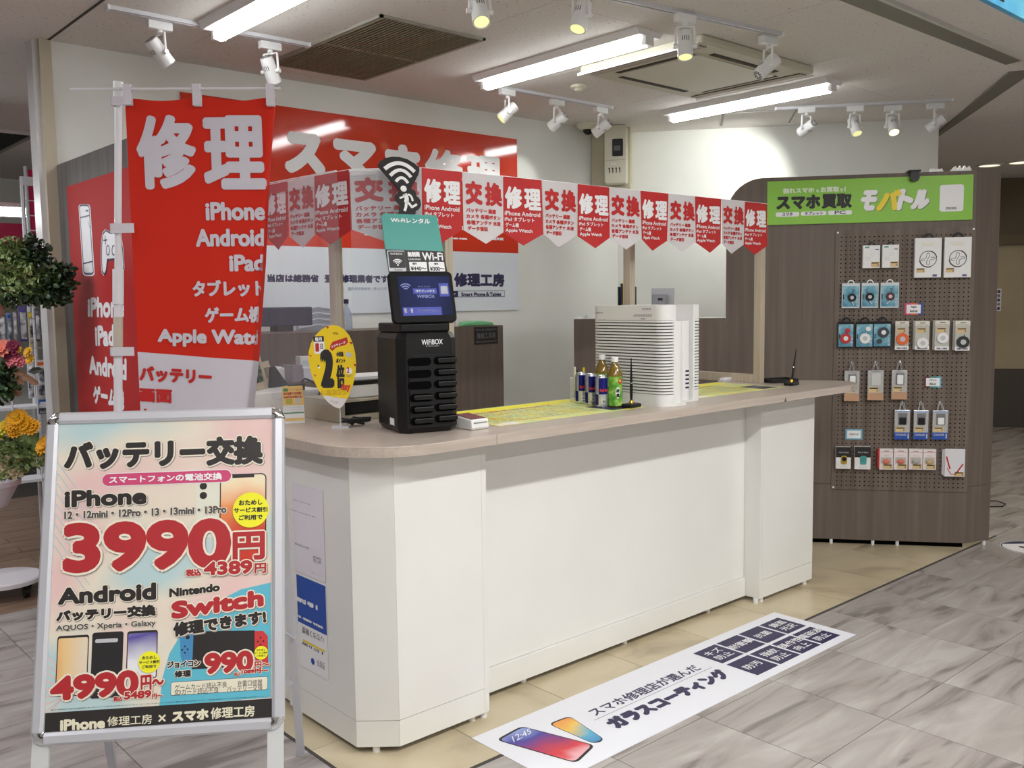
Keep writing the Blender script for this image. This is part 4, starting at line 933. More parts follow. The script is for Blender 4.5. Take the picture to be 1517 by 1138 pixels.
# --- air purifiers
def purifier(x, y, yaw, label):
    t = thing('air_purifier', label, 'air purifier', (x, y, ZT), yaw, 'white air purifiers standing back to back'); Wd, H = .415, .422
    # front faces local -y; x runs to the right
    P = [(0, .05)]+[(.05-.05*cos(radians(a)), .05-.05*sin(radians(a))) for a in range(10, 91, 10)]+[(Wd-.05+.05*sin(radians(a)), .05-.05*cos(radians(a))) for a in range(0, 91, 10)]+[(Wd, .062), (0, .062)]
    P = [(a_, c_) for a_, c_ in P]
    MB().prism(P, .0, .05, PURE).obj('lower_cover', t, smooth=30); MB().prism(P, H-.062, H, PURE).obj('control_cover', t, smooth=30)
    Pi = [(.01+a_*(Wd-.02)/Wd, .009+c_*.85) for a_, c_ in P]
    MB().prism(Pi, .05, H-.062, M('purifier_inner', (84, 82, 80), .7)).obj('inner_cover', t)
    MB().prism([(.0, .0625), (Wd, .0625), (Wd, .075), (0, .075)], .0, H, PURE).obj('back_cover', t)
    Ps = [P_ for P_ in P]; s = MB().prism(Ps, 0, .0082, PURE).obj('louvre', t, smooth=30); s.location = (0, 0, .0525)
    for i in range(1, 24):
        o = s.copy(); COL.objects.link(o); o.parent = t; o.location = (0, 0, .0525+i*.01295)
    MB().prism(rr(.01, .0755, Wd-.01, .14, .022), .0, H-.068, PURE).obj('housing', t, smooth=30)
    MB().prism(rr(-.005, .04, Wd+.005, .155, .02), -.0, .008, PURE).obj('foot', t, smooth=30)
    b = MB(); TX(b, 'ZOJIRUSHI', ((.03, H-.028), (.075, H-.036)), BLK); b.rect(Wd-.165, H-.045, Wd-.065, H-.0425, -.0012, GRY)
    for k in range(8): b.rect(Wd-.16+k*.0125, H-.039, Wd-.154+k*.0125, H-.036, -.0012, GRY)
    TX(b, '空気清浄', ((Wd-.12, H-.010), (Wd-.07, H-.02)), GRY); b.rect(Wd-.125, H-.055, Wd-.10, H-.058, -.0012, GRY)
    b.obj('panel_print', t, norm=False)
    b = MB().cyl((Wd-.055, .0751, H-.035), (Wd-.055, .0756, H-.035), .014, GRY, 16); b.obj('handle_hollow', t)
    b = MB()
    for k in range(5): b.box(.0098-.0, .09, .13-k*.018, .0101, .115, .138-k*.018, NAVY)
    b.obj('side_print', t, norm=False)
    return t
purifier(3.017, 2.851, -pi/2, 'white louvred air purifier facing left, behind the tea bottles')
purifier(3.362, 2.495, pi/2, 'white air purifier standing behind the first, its louvres facing right')
t = thing('power_cable', 'short black cable lying between the two air purifiers', 'cable', (3.14, 2.50, ZT))
MB().tube([(.0, .06, .05), (.02, .0, .045), (.04, -.015, .025), (.035, -.02, .005), (.01, -.01, .004), (.0, .03, .004)], .003, BLKM).obj('loop', t, smooth=60)
p = ony(846, 560, 2.95)
t = thing('pen_cup', 'clear cup with small tools behind the drink cans', 'cup', (2.95, 2.86, ZT))
MB().box(-.03, -.03, .0, .03, .03, .11, CLR).obj('cup', t, bevel=.003); b = MB()
for i, (x, y, h_, m) in enumerate(((-.018, 0, .155, IVORY), (0, .012, .14, BLK), (.014, -.01, .15, YEL))): b2 = MB().cyl((x, y, .003), (x*1.5, y, h_), .005, m, 8); b2.obj('tool', t)
# ================================================================== BACK OFFICE
hz = ony(745, 482, 4.45)
t = thing('back_cabinet', 'grey-brown low cabinet standing before the red and white shop sign', 'cabinet', (1.9, 4.45, 0))
MB().box(0, 0, .02, hz.x-1.9, .02, hz.z, wood).obj('front_board', t); MB().box(0, .021, hz.z-.02, hz.x-1.9, .40, hz.z, wood).obj('top_board', t)
MB().box(hz.x-1.92, .021, .02, hz.x-1.9, .40, hz.z-.021, wood).obj('side_board', t)
qf = Fr((1.9, 4.445, 0), 0); a0, a1_ = qf.q(703, 485), qf.q(738, 509)
o = MB().box(a0[0], -.002, a1_[1], a1_[0], .003, a0[1], BLK).obj('name_plate', t, label='black name plate with pale lettering')
b = MB(); w_ = a1_[0]-a0[0]; TX(b, '機械工具商', ((a0[0]+.1*w_, a0[1]-.035), (a1_[0]-.1*w_, a1_[1]+.035)), GRY, y=-.0035); TX(b, '神奈川県公安委員会許可', ((a0[0]+.06*w_, a0[1]-.01), (a1_[0]-.06*w_, a0[1]-.024)), GRY, y=-.0035); TX(b, '第452000000000号', ((a0[0]+.06*w_, a1_[1]+.024), (a1_[0]-.06*w_, a1_[1]+.01)), GRY, y=-.0035); b.obj('lettering', o, norm=False)
HZ = hz.z
m0, m1 = ony(378, 456, 4.7), ony(464, 493, 4.7)
t = thing('monitor', 'dark monitor back behind the clear vinyl, left of the pale chair', 'monitor', (m0.x, 4.7, HZ+.001))
MB().box(0, 0, .03, m1.x-m0.x, .03, m0.z-HZ, M('monitor_navy', (44, 50, 72), .35)).obj('screen_back', t, bevel=.006); MB().box((m1.x-m0.x)/2-.05, .0, .0, (m1.x-m0.x)/2+.05, .08, .03, BLKM).obj('stand', t)
c0 = ony(478, 475, 4.85)
t = thing('mesh_chair', 'pale grey mesh office chair back behind the clear vinyl', 'chair', (c0.x, 4.92, 0)); tm = M('mesh_grey', (176, 180, 196), .6)
H0 = ony(478, 458, 4.85).z; b = MB()
MB().prism(rr(-.13, .95, .13, H0+.01, .09), -.01, .01, tm, 'y').obj('backrest', t, smooth=30)
for k in range(14): b.tube([(-.125, -.013, 1.0+k*.035), (0, -.022, 1.02+k*.035), (.125, -.013, 1.0+k*.035)], .004, LG, 5)
b.obj('mesh_rib', t); MB().box(-.22, -.35, .46, .22, 0, .52, tm).obj('seat', t, bevel=.02); MB().tube([(0, -.02, .5), (0, .03, .8), (0, .012, 1.0)], .02, BLKM).obj('back_support', t)
MB().cyl((0, -.18, .08), (0, -.18, .46), .025, BLKM).obj('column', t)
for k in range(5): a = 2*pi*k/5; MB().tube([(0, -.18, .09), (.24*cos(a), -.18+.07*sin(a)*3, .04)], .016, BLKM).obj('base_arm', t)
c0 = ony(524, 470, 4.80)
t = thing('spray_bottle', 'clear bottle standing on the back cabinet behind the clear vinyl', 'bottle', (ony(518, 480, 4.55).x, 4.58, HZ+.001)); MB().lathe([(.03, 0), (.032, .01), (.032, .09), (.012, .13), (.012, .15)], M('bottle_blue_clear', (180, 190, 220), .1, alpha=.5), 16).obj('body', t, smooth=40); MB().cyl((0, 0, .15), (0, 0, .175), .014, NAVY, 12).obj('cap', t)
g_ = ony(700, 478, 4.55)
t = thing('green_cloth', 'folded pale green cloth on the back cabinet right of the kiosk screen', 'cloth', (g_.x, 4.55, HZ+.001)); gm = M('green_cloth', (120, 190, 140), .9)
MB().prism([(-.14, 0), (.13, 0), (.12, .02), (.02, .03), (-.10, .022)], -.06, .06, gm, 'y').obj('fold', t, bevel=.006); MB().box(-.16, -.04, 0, -.141, .05, .03, W_).obj('tag', t)
# folders and register terminal on the low cabinet
lt = lambda px: onp_low(px)
def onlow(px, dy=.2):
    x, _ = PF.q(px, 470, dy); return PF.w(x, dy, HL+.001)
fc = [BLK, NAVY, YEL, GRY, BLK, PURP, BLKM]
for i, px in enumerate((918, 922, 925.5, 929, 934, 938, 941)):
    p = onlow(px, .30); t = thing('file_folder', ('thin grey', 'thin navy', 'yellow and navy', 'grey', 'black', 'dark purple', 'matte black')[i]+' file folder standing by the white wall corner, behind the post', 'folder', p, DV, 'folders on the low cabinet')
    MB().box(-.0055, -.09, 0, .0055, .06, .20+.02*(i % 3), fc[i]).obj('cover', t); MB().box(-.004, -.091, .03, .004, -.0901, .08, WP).obj('spine_label', t)
x0, z0 = PF.q(965, 452, .25); x1, z1 = PF.q(999, 427, .25)
t = thing('register_terminal', 'grey tablet register stand seen from behind, above the air purifiers', 'terminal', PF.w((x0+x1)/2, .25, HL+.001), DV)
zz = z1-HL; wt = (x1-x0)
MB().prism([(-.02, 0), (.0, zz), (.012, zz), (-.008, 0)], -wt/2, wt/2, LG, 'x').obj('tablet', t, bevel=.003)
MB().prism([(-.10, 0), (-.06, zz*.8), (-.02, zz*.8), (-.025, 0)], -wt/2+.008, wt*.18, M('terminal_grey', (150, 152, 160), .4), 'x').obj('printer_housing', t, bevel=.004)
MB().box(-wt*.2, -.0775, zz*.60, 0, -.072, zz*.66, BLK).obj('port', t)
t = thing('paper_scraps', 'small white papers lying on the low cabinet left of the purifier', 'paper', onlow(862, .15), DV)
b = MB().prism([(-.05, 0), (-.02, .015), (.0, .0)], -.03, .03, W_, 'y'); b.obj('slip', t); MB().prism([(.015, 0), (.03, .025), (.04, 0)], -.02, .03, LG, 'y').obj('slip', t)
# ================================================================== LEFT WING OF THE COUNTER
pf = onz(478, 613, ZT); yp = 3.40; PZ = ony(420, 580.5, yp).z; xr_ = ony(479, 600, yp).x
t = thing('raised_box', 'white raised box at the back of the counter under the picture frames', 'box', (1.62, yp, ZT+.001))
MB().box(0, 0, 0, xr_-1.62, .5, PZ-ZT-.001, white_pan).obj('case', t, bevel=.002); MB().box(.02, -.001, .012, xr_-1.64, -.0002, .014, GAP).obj('seam', t)
def wframe(px0, py0, px1, py1, label, moss, yy, yawf, w_):
    p = ony(px1-4, py1, yy); zt_ = ony(px1, py0, yy).z; h_ = zt_-PZ
    t = thing('picture_frame', label, 'picture frame', (p.x, yy, PZ+.002), yawf, 'frames on the raised box'); tl_ = .26
    fb = M('frame_wood', (186, 168, 140), .5)
    def R_(b, nm, **k): o = b.obj(nm, t, **k); o.rotation_euler = (-tl_, 0, 0); return o
    for bx_ in ((-w_, 0, 0, 0, .03, .028), (-w_, 0, h_-.028, 0, .03, h_), (-w_, 0, .028, -w_+.028, .03, h_-.028), (-.028, 0, .028, 0, .03, h_-.028)): R_(MB().box(*bx_, fb), 'rail')
    if moss:
        b = MB(); random.seed(5)
        for k in range(260):
            x = -w_+.03+random.random()*(w_-.06); z = .03+random.random()*(h_-.06); s = .006+.006*random.random(); a = random.random()*6
            b.add([(x+s*cos(a), .01-.006*random.random(), z+s*sin(a)), (x-s*sin(a), .004-.01*random.random(), z+s*cos(a)), (x-s*cos(a), .006, z-s*sin(a))], [(0, 1, 2)], noise_mat('moss', [(20, 50, 16), (50, 96, 34)], (1, 1, 1), .8, 2, 40))
        R_(b, 'moss', norm=False, kind='stuff')
    R_(MB().box(-w_+.02, .012, .02, -.02, .016, h_-.02, M('frame_back', (120, 104, 84), .7)), 'backing')
    return t
wframe(375, 523, 403, 582, 'beige wooden frame with green moss, leaning beside the red banner', True, 3.62, .75, .20)
wframe(395, 533, 412, 579, 'beige wooden frame seen from its edge, right of the moss frame', False, 3.78, .85, .16)
p = ony(420, 578, 3.62)
t = thing('easel_stand', 'black folded easel support right of the wooden frames', 'stand', (p.x, 3.62, PZ+.001), .4)
MB().prism([(-.075, 0), (-.065, .085), (-.05, .09), (.035, 0)], 0, .02, BLKM, 'y').obj('support', t)
def wbox(px0, py0, px1, yy, dep, m, nm, label, cat='box', z=None, extra=None):
    z = PZ if z is None else z; a = ony(px0, 500, yy).x; c = ony(px1, 500, yy).x; h_ = ony((px0+px1)/2, py0, yy).z-z
    t = thing(nm, label, cat, (a, yy, z+.001)); MB().box(0, 0, 0, c-a, dep, h_-.001, m).obj('body', t, bevel=.003); return t, c-a, h_
t, ww, hh = wbox(408, 545, 429, 3.82, .15, W_, 'paper_stack', 'white stack of papers right of the frames', 'paper')
t, ww, hh = wbox(431, 541, 447, 3.75, .10, M('smoky_clear', (150, 140, 150), .2, alpha=.75), 'clear_holder', 'smoky clear leaflet holder behind the small tent card', 'holder')
t, ww, hh = wbox(448, 545, 470, 3.78, .16, M('lilac_white', (206, 204, 216), .5), 'carton', 'white carton behind the oval yellow sign')
t, ww, hh = wbox(444, 528, 460, 3.98, .05, LBL if False else W_, 'label_roll_box', 'small white box with pale print, on the cartons behind', 'box')
MB().rect(.01, hh*.3, ww-.01, hh*.8, -.001, M('pale_cyan', (200, 216, 224), .5)).obj('print', t, norm=False)
# printer with paper, black drawer in beige frame
yy = 3.13; a = ony(523, 600, yy).x; c = ony(572, 600, yy).x
t = thing('open_shelf_box', 'beige open shelf box with a black device inside, left of the black kiosk', 'shelf', (ony(502, 628, 3.02).x, 3.02, ZT+.001), 0)
x1 = .40; z1 = ony(512, 594, 3.02).z-ZT; fb = M('shelf_beige', (184, 174, 154), .55)
MB().box(0, 0, 0, .028, .26, z1, fb).box(.0, 0, 0, .0, 0, 0, fb).obj('side_board', t); MB().box(.0285, 0, 0, x1, .26, .022, fb).obj('bottom_board', t); MB().box(.0285, 0, z1-.008, x1, .26, z1, fb).obj('top_board', t)
MB().box(.0295, .02, .0235, x1-.02, .22, z1-.010, BLKP).obj('device', t, bevel=.003)
z2 = ZT+.001+z1
t = thing('printer', 'white printer with a pile of paper on it, on the beige shelf box', 'printer', (ony(520, 590, 3.06).x, 3.06, z2+.001)); hp = ony(535, 569, 3.06).z-z2
MB().box(0, 0, 0, .34, .22, hp, W_).obj('body', t, bevel=.006); MB().box(.012, -.002, hp*.92, .33, .10, hp+.012, BLKP).obj('paper_tray', t); MB().box(.0, .03, hp+.0125, .30, .2, hp+.024, W_).obj('paper_pile', t)
# tent card
TF = Fr(onz(421, 628, ZT), radians(-22), radians(14))
t = thing('tent_card', 'small orange and white tent card on the counter behind the sign stand', 'tent card', onz(421, 628, ZT), radians(-22))
wT = TF.q(452, 629)[0]; hT = TF.q(458, 571)[1]
th_ = Matrix.Translation(TF.O) @ Matrix.Rotation(radians(-22), 4, 'Z')
dpt = .14; zt_ = hT*cos(radians(14)); yt = hT*sin(radians(14))
MB().add([(0, 0, 0), (wT, 0, 0), (wT, yt, zt_), (0, yt, zt_), (0, dpt, 0), (wT, dpt, 0)], [(0, 1, 2, 3), (3, 2, 5, 4), (1, 5, 2), (0, 3, 4)], W_).obj('card', t, norm=False)
b = MB(); OB = M('tent_orange', (238, 200, 120), .5)
def tt(f): x0, z0, x1, z1 = f; return (x0*wT, z0*hT, x1*wT, z1*hT)
def trc(x0, z0, x1, z1, m, y): b.rect(*tt((x0, z0, x1, z1)), y, m)
trc(0, .48, 1, 1, OB, -.001); trc(.02, .06, .98, .14, OB, -.001); trc(.02, .26, .98, .29, M('tent_green', (60, 140, 80), .5), -.001); trc(.05, .86, .28, .94, M('tent_green'), -.0014); trc(.14, .52, .46, .66, M('tent_olive', (190, 176, 60), .5), -.0014)
trc(.62, .52, .80, .68, LG, -.0014)
TX(b, 'アンケートに答えると', ((.30*wT, .93*hT), (.96*wT, .87*hT)), REDT, y=-.0016); TX(b, '毎月抽選で100名様に', ((.05*wT, .84*hT), (.95*wT, .76*hT)), REDT, y=-.0016, bold=.0004)
TX(b, '300円分が当たる!', ((.05*wT, .74*hT), (.95*wT, .67*hT)), REDT, y=-.0016, bold=.0006)
for k in range(3): TX(b, 'アンケートへのご協力をお願い致します', ((.05*wT, (.44-k*.06)*hT), (.95*wT, (.415-k*.06)*hT)), GRY, y=-.0012)
o = b.obj('lettering', t, norm=False); o.matrix_local = Matrix.Rotation(-radians(14), 4, 'X')
# oval point sign
do = (Vector((1.68, 2.92, 1.2))-CO).dot(CF); OO = atd(503, 604, do)
OF = Fr(OO, radians(-41.75+8))
t = thing('oval_sign', 'oval yellow sign with a large black 2 standing left of the black kiosk', 'sign', m=OF.m)
zo = lambda x, y: OF.q(440+x/8.125, 470+y/8.125)
ov = [(497, 1098), (440, 1075), (380, 1030), (320, 965), (255, 870), (200, 760), (160, 640), (138, 520), (140, 420), (165, 320), (220, 220), (290, 150), (360, 108), (430, 95), (500, 105), (570, 150), (630, 220), (670, 310), (700, 430), (712, 560), (705, 680), (680, 790), (640, 900), (600, 985), (560, 1055), (530, 1088)]
b = MB().prism([zo(x, y) for x, y in ov], 0, .003, M('oval_white', (222, 216, 214), .5), 'y'); b.obj('board', t)
b = MB(); OY = M('oval_yellow', (240, 206, 20), .4); up_ = [p for p in ov if p[1] < 980]
b.poly([zo(x, y) for x, y in [(330, 940)]+[p for p in ov if p[1] < 968]+[(610, 985)]], -.001, OY)
TX(b, '2', (zo(272, 385), zo(455, 850)), BLK, y=-.0022, bold=.0095); TX(b, '倍', (zo(468, 570), zo(580, 855)), BLK, y=-.0022, bold=.0022)
b.poly([zo(*p) for p in ((195, 232), (322, 228), (338, 440), (210, 440))], -.0014, WP); b.poly([zo(*p) for p in ((195, 232), (322, 228), (326, 292), (198, 296))], -.0018, BLK)
TX(b, '毎月', (zo(215, 240), zo(300, 285)), WP, y=-.0022, bold=.0006); TX(b, '1', (zo(220, 312), zo(268, 415)), REDB, y=-.0022, bold=.003); TX(b, '日', (zo(280, 320), zo(312, 382)), BLK, y=-.0022, bold=.0005)
b.poly([zo(*p) for p in ((400, 340), (430, 295), (600, 240), (615, 300), (590, 330), (470, 365), (425, 408), (398, 380))], -.0016, REDB)
TX(b, 'ビナウォーク', (zo(415, 330), zo(428, 368)) if False else (zo(415, 340), zo(580, 282), zo(585, 318), zo(420, 372)), WP, y=-.0022, bold=.0004)
TX(b, '小田急', (zo(472, 412), zo(562, 475)), BLK, y=-.0022, bold=.0008); TX(b, 'ポイント', (zo(470, 495), zo(585, 550)), BLK, y=-.0022, bold=.0008)
b.poly([zo(*p) for p in ((590, 420), (655, 430), (652, 480), (590, 475))], -.0016, LG)
b.disc(*zo(628, 648), .0115, -.0016, WP, 24); TX(b, '2', (zo(598, 600), zo(632, 672)), REDB, y=-.0022, bold=.001); TX(b, '倍GET!!', (zo(598, 690), zo(652, 722)), GRY, y=-.0022)
TX(b, 'day', ((zo(530, 800), zo(645, 780), zo(640, 905), zo(530, 900))), M('day_red', (214, 60, 50), .4), y=-.003, bold=.0012)
for x, y, s in ((160, 465, 1), (365, 120, 0), (648, 310, 0), (215, 700, 1), (695, 575, 0)):
    b.poly([zo(x-20, y-15), zo(x+22, y-8), zo(x+5, y+22)], -.0016, REDB if not s else M('oval_orange', (226, 120, 60), .4))
b.disc(*zo(265, 605), .004, -.0014, WP, 14); b.disc(*zo(258, 585), .003, -.0018, BLK, 12)
TX(b, '詳しくは店頭のご案内をご覧ください', (zo(290, 872), zo(600, 935)), M('oval_brown', (170, 130, 20), .5), y=-.0016); TX(b, 'ビナウォーク', (zo(440, 1008), zo(500, 1042)), BLK, y=-.0016); TX(b, 'VINA', (zo(430, 180), zo(500, 210)), BLK, y=-.0016)
b.ring(*zo(415, 1010), .003, .0036, -.0016, BLK, 12); b.obj('lettering', t, norm=False)
MB().tube([(0, .004, .05), (.0, .03, .0), (.0, .04, ZT-OO.z+.004)], .0025, LG).obj('support_wire', t)
o = MB().box(-.03, .02, ZT-OO.z+.0005, .03, .07, ZT-OO.z+.006, LG).obj('base', t)
t = thing('black_cable', 'black power cable with a plug running behind the oval yellow sign', 'cable', (0, 0, 0))
P = [ony(447, 566, 3.38), ony(452, 561, 3.38), ony(462, 565, 3.36), ony(476, 576, 3.34), ony(466, 600, 3.30), ony(478, 618, 3.2)]
c_ = [Vector(p) for p in P]; sm = []
for i in range(len(c_)-1):
    for u in range(5): sm.append(c_[i].lerp(c_[i+1], u/5))
sm.append(c_[-1]); sm[-1].z = max(sm[-1].z, ZT+.005)
b = MB().tube(sm, .004, BLKM); b.obj('cord', t, smooth=60); p = sm[0]; MB().box(p.x-.05, p.y-.01, PZ+.002, p.x+.01, p.y+.03, PZ+.03, BLKM).obj('adapter', t, bevel=.004)
p = onz(491, 622, ZT); MB().cyl((p.x-.03, p.y, ZT+.012), (p.x+.005, p.y-.005, ZT+.012), .009, BLKP, 10).cyl((p.x+.005, p.y-.005, ZT+.012), (p.x+.025, p.y-.008, ZT+.012), .009, CHR, 10).obj('plug', t, smooth=40)
# ================================================================== SIGN STAND (A-board)
AB = Fr((.8701, 2.3899, .3615), radians(-34.52), radians(16.9))
AW, AH, RL = .3225, .8793, .034
t = thing('sign_stand', 'silver framed pavement sign stand with battery price poster in the foreground', 'sign stand', (.8701, 2.3899, 0), radians(-34.52))
TA = Matrix.Translation((.8701, 2.3899, 0)) @ Matrix.Rotation(radians(-34.52), 4, 'Z')
def la(o): o.matrix_local = TA.inverted() @ AB.m; return o
cr_ = .034
for nm, x0, z0, x1, z1 in (('frame_rail', -AW, cr_, -AW+RL, AH-cr_), ('frame_rail', AW-RL, cr_, AW, AH-cr_), ('frame_rail', -AW+cr_, 0, AW-cr_, RL), ('frame_rail', -AW+cr_, AH-RL, AW-cr_, AH)):
    vert = (x1-x0) < (z1-z0); P = [(0, .012), (0, -.004), (.006, -.011), (RL-.010, -.012), (RL-.002, -.007), (RL, 0), (RL, .012)]
    out_left = x0 < 0
    b = MB()
    if vert: b.prism([((x0+a if x0 < 0 else x1-a), y) for a, y in P], z0, z1, ALU)
    else: b.prism([(y, (z0+a if z0 < .4 else z1-a)) for a, y in P], x0, x1, ALU, 'x')
    la(b.obj(nm, t, smooth=25))
for sx, sz in ((-1, 0), (1, 0), (-1, 1), (1, 1)):
    cx = sx*(AW-cr_); cz = cr_ if not sz else AH-cr_; a0 = {(-1, 0): 180, (1, 0): 270, (1, 1): 0, (-1, 1): 90}[(sx, sz)]
    b = MB(); prof = [(cr_, .012), (cr_, -.004), (cr_-.006, -.012), (cr_-.016, -.0135), (.004, -.010), (.0, -.008)]; vs = []; n = 10
    for i in range(n+1):
        a = radians(a0+90*i/n)
        for r_, y in prof: vs.append((cx+r_*cos(a), y, cz+r_*sin(a)))
    k = len(prof); b.add(vs, [(i*k+j, i*k+j+1, (i+1)*k+j+1, (i+1)*k+j) for i in range(n) for j in range(k-1)], CHR)
    la(b.obj('corner_cap', t, smooth=50, label='chrome corner cap'))
pm_ = M('poster_paper', (230, 220, 204), .45); nt = pm_.node_tree; tc = N(pm_, 'ShaderNodeTexCoord'); sx_ = N(pm_, 'ShaderNodeSeparateXYZ'); nt.links.new(tc.outputs['Object'], sx_.inputs[0])
n1 = N(pm_, 'ShaderNodeTexNoise'); n1.inputs['Scale'].default_value = 3.2; n1.inputs['Detail'].default_value = 1; nt.links.new(tc.outputs['Object'], n1.inputs[0]); cr1 = N(pm_, 'ShaderNodeValToRGB'); e = cr1.color_ramp.elements
e[0].position = .36; e[0].color = lin((184, 210, 212))+(1,); e[1].position = .62; e[1].color = lin((230, 196, 192))+(1,); e.new(.48).color = lin((230, 220, 202))+(1,)
nt.links.new(n1.outputs[0], cr1.inputs[0]); nt.links.new(cr1.outputs[0], nt.nodes['Principled BSDF'].inputs['Base Color'])
la(MB().box(-AW+.02, -.002, .02, AW-.02, .010, AH-.02, pm_).obj('poster', t))
b = MB(); PX0, PX1 = -AW+RL-.002, AW-RL+.002
OL = CREAM
for k in range(9):
    x = PX0; b.poly([(x, .74-k*.028), (x+.004, .74-k*.028-.001), (x+.10, .60-k*.028), (x+.098, .60-k*.028)], -.0022, M('poster_stripe', (176, 206, 212), .4))
    b.poly([(PX1, .10+.70-k*.0), (PX1, .80), (PX1, .80), (PX1, .80)], -.0022, OL) if False else None
for k in range(9): b.poly([(PX0, .22-k*.02), (PX0, .224-k*.02), (PX0+.10-k*.006, .125), (PX0+.096-k*.006, .125)], -.0022, M('poster_pinkstripe', (236, 190, 186), .4))
z1_ = lambda x, y: AB.q(40+x/3.89, 600+y/3.89, -.003); z2_ = lambda x, y: AB.q(40+x/3.89, 840+y/3.89, -.003)
YB = -.003
def TXO(s, quad, m, bold, ol=.004, y=YB, oc=None, sh=.0022, **k):
    q4 = quad if len(quad) == 4 else (quad[0], (quad[1][0], quad[0][1]), quad[1], (quad[0][0], quad[1][1]))
    if sh: TX(b, s, [(a+sh, c-sh) for a, c in q4], M('poster_shadow', (150, 140, 134), .5), y=y+.0004, bold=bold, grow=ol, **k)
    TX(b, s, q4, oc or OL, y=y, bold=bold, grow=ol, **k); TX(b, s, q4, m, y=y-.0006, bold=bold, n=12, **k)
INK = M('poster_ink', (44, 40, 40), .4); PR = M('poster_red', (178, 40, 46), .45)
# phones behind the price
P0 = z1_(1112, 430); P1 = z1_(1378, 900)
pa = z1_(975, 455); pb = z1_(1115, 760); b.poly(rr(pa[0], pb[1], pb[0]+.02, pa[1]+.012, .012), -.0023, M('phone_back', (226, 226, 210), .4))
b.poly(rr(P0[0], P1[1], P1[0], P0[1]+.014, .014), -.0024, INK); b.poly(rr(P0[0]+.003, P1[1], P1[0]-.003, P0[1]+.011, .012), -.0025, grad('phone_orange', [(206, 60, 44), (236, 150, 90), (244, 226, 190), (226, 232, 220)], 2, .52, .76))
xm = (P0[0]+P1[0])/2; b.rect(xm-.03, P0[1]+.003, xm+.03, P0[1]+.012, -.0026, INK)
for yy_ in (468, 522): b.disc(*z1_(1016, yy_), .010, -.0026, INK, 18)
TXO('バッテリー交換', (z1_(212, 212), z1_(1360, 172), z1_(1362, 342), z1_(212, 380)), INK, .0050)
pa, pb = z1_(436, 400), z1_(1176, 440); zc = ((pa[1]+z1_(436, 472)[1])/2+(z1_(1176, 370)[1]+pb[1])/2)/2; hh = .0165
b.poly(rr(pa[0]-.002, zc-hh-.002, pb[0]+.002, zc+hh+.002, hh+.0019), -.0030, WP); b.poly(rr(pa[0], zc-hh, pb[0], zc+hh, hh-.0001), -.0034, PINK)
TX(b, 'スマートフォンの電池交換', ((z1_(490, 0)[0], zc+.010), (z1_(1130, 0)[0], zc-.0105)), WP, y=-.0038, bold=.0009)
TXO('iPhone', (z1_(216, 494), z1_(690, 478), z1_(690, 572), z1_(216, 594)), INK, .0034, .0025)
TXO('12・12mini・12Pro・13・13mini・13Pro', (z1_(215, 614), z1_(1150, 580), z1_(1150, 622), z1_(215, 660)), M('poster_dkgrey', (84, 80, 80), .4), .0012, .0018, sh=.001)
TXO('3990', (z1_(206, 682), z1_(1178, 648), z1_(1178, 938), z1_(206, 974)), PR, .0092, .006, y=-.0042)
TXO('円', (z1_(1185, 733), z1_(1372, 726), z1_(1372, 890), z1_(1185, 900)), PR, .0034, .004, y=-.0044)
TXO('税込', (z1_(918, 948), z1_(1005, 985)), PR, .0012, .002, y=-.0054, sh=0); TXO('4389', (z1_(1020, 905), z1_(1300, 892), z1_(1300, 972), z1_(1020, 985)), PR, .0026, .003, y=-.0054); TXO('円', (z1_(1312, 912), z1_(1380, 968)), PR, .0014, .002, y=-.0054)
def ycirc(c, r_, q, fs):
    b.disc(c[0], c[1], r_, -.0050, YELB, 36)
    for s, k in zip(('おためし', 'サービス割引', 'ご利用で'), (1, 0, -1)): wd = r_*(.66 if k else .93); TX(b, s, ((c[0]-wd, c[1]+k*r_*.42+r_*.15), (c[0]+wd, c[1]+k*r_*.42-r_*.15)), INK, y=-.0056, bold=fs)
ycirc(z1_(1290, 605), .049, None, .0007)
TXO('Android', (z2_(178, 122), z2_(745, 88), z2_(745, 190), z2_(178, 220)), INK, .0034, .0025)
TXO('バッテリー交換', (z2_(168, 252), z2_(743, 214), z2_(743, 282), z2_(168, 318)), INK, .0024, .0025)
TXO('AQUOS・Xperia・Galaxy', (z2_(168, 338), z2_(742, 304), z2_(742, 348), z2_(168, 378)), M('poster_dkgrey'), .0007, .0016, sh=.0006)
def ph2(p0, p1, m, frame=INK):
    a, c = z2_(*p0), z2_(*p1); b.poly(rr(a[0], c[1], c[0], a[1], .007), -.0024, frame); b.poly(rr(a[0]+.0025, c[1]+.0025, c[0]-.0025, a[1]-.006, .005), -.0026, m)
ph2((176, 400), (344, 740), grad('phone_gold', [(226, 150, 80), (236, 200, 140), (230, 214, 190)], 0, -.30, -.2)); ph2((377, 380), (544, 750), M('phone_dark', (44, 42, 44), .3)); ph2((578, 372), (747, 640), grad('phone_violet', [(236, 236, 240), (90, 80, 160), (210, 206, 226)], 2, .2, .34))
a, c = z2_(392, 440), z2_(524, 430); b.poly(rr(a[0], a[1], c[0], a[1]+.010, .0045), -.0028, LG)
ycirc(z2_(706, 548), .028, None, .0003)
TXO('4990', (z2_(133, 635), z2_(645, 588), z2_(645, 740), z2_(133, 776)), PR, .0050, .0045, y=-.0034); TXO('円〜', (z2_(655, 625), z2_(790, 612), z2_(790, 714), z2_(655, 730)), PR, .0016, .0025, y=-.0038)
TXO('税込', (z2_(500, 748), z2_(550, 772)), PR, .0007, .0015, y=-.0046, sh=0); TXO('5489', (z2_(560, 720), z2_(718, 708), z2_(718, 752), z2_(560, 766)), PR, .0015, .002, y=-.0046, sh=0); TXO('円〜', (z2_(722, 730), z2_(782, 756)), PR, .0007, .0015, y=-.0046, sh=0)
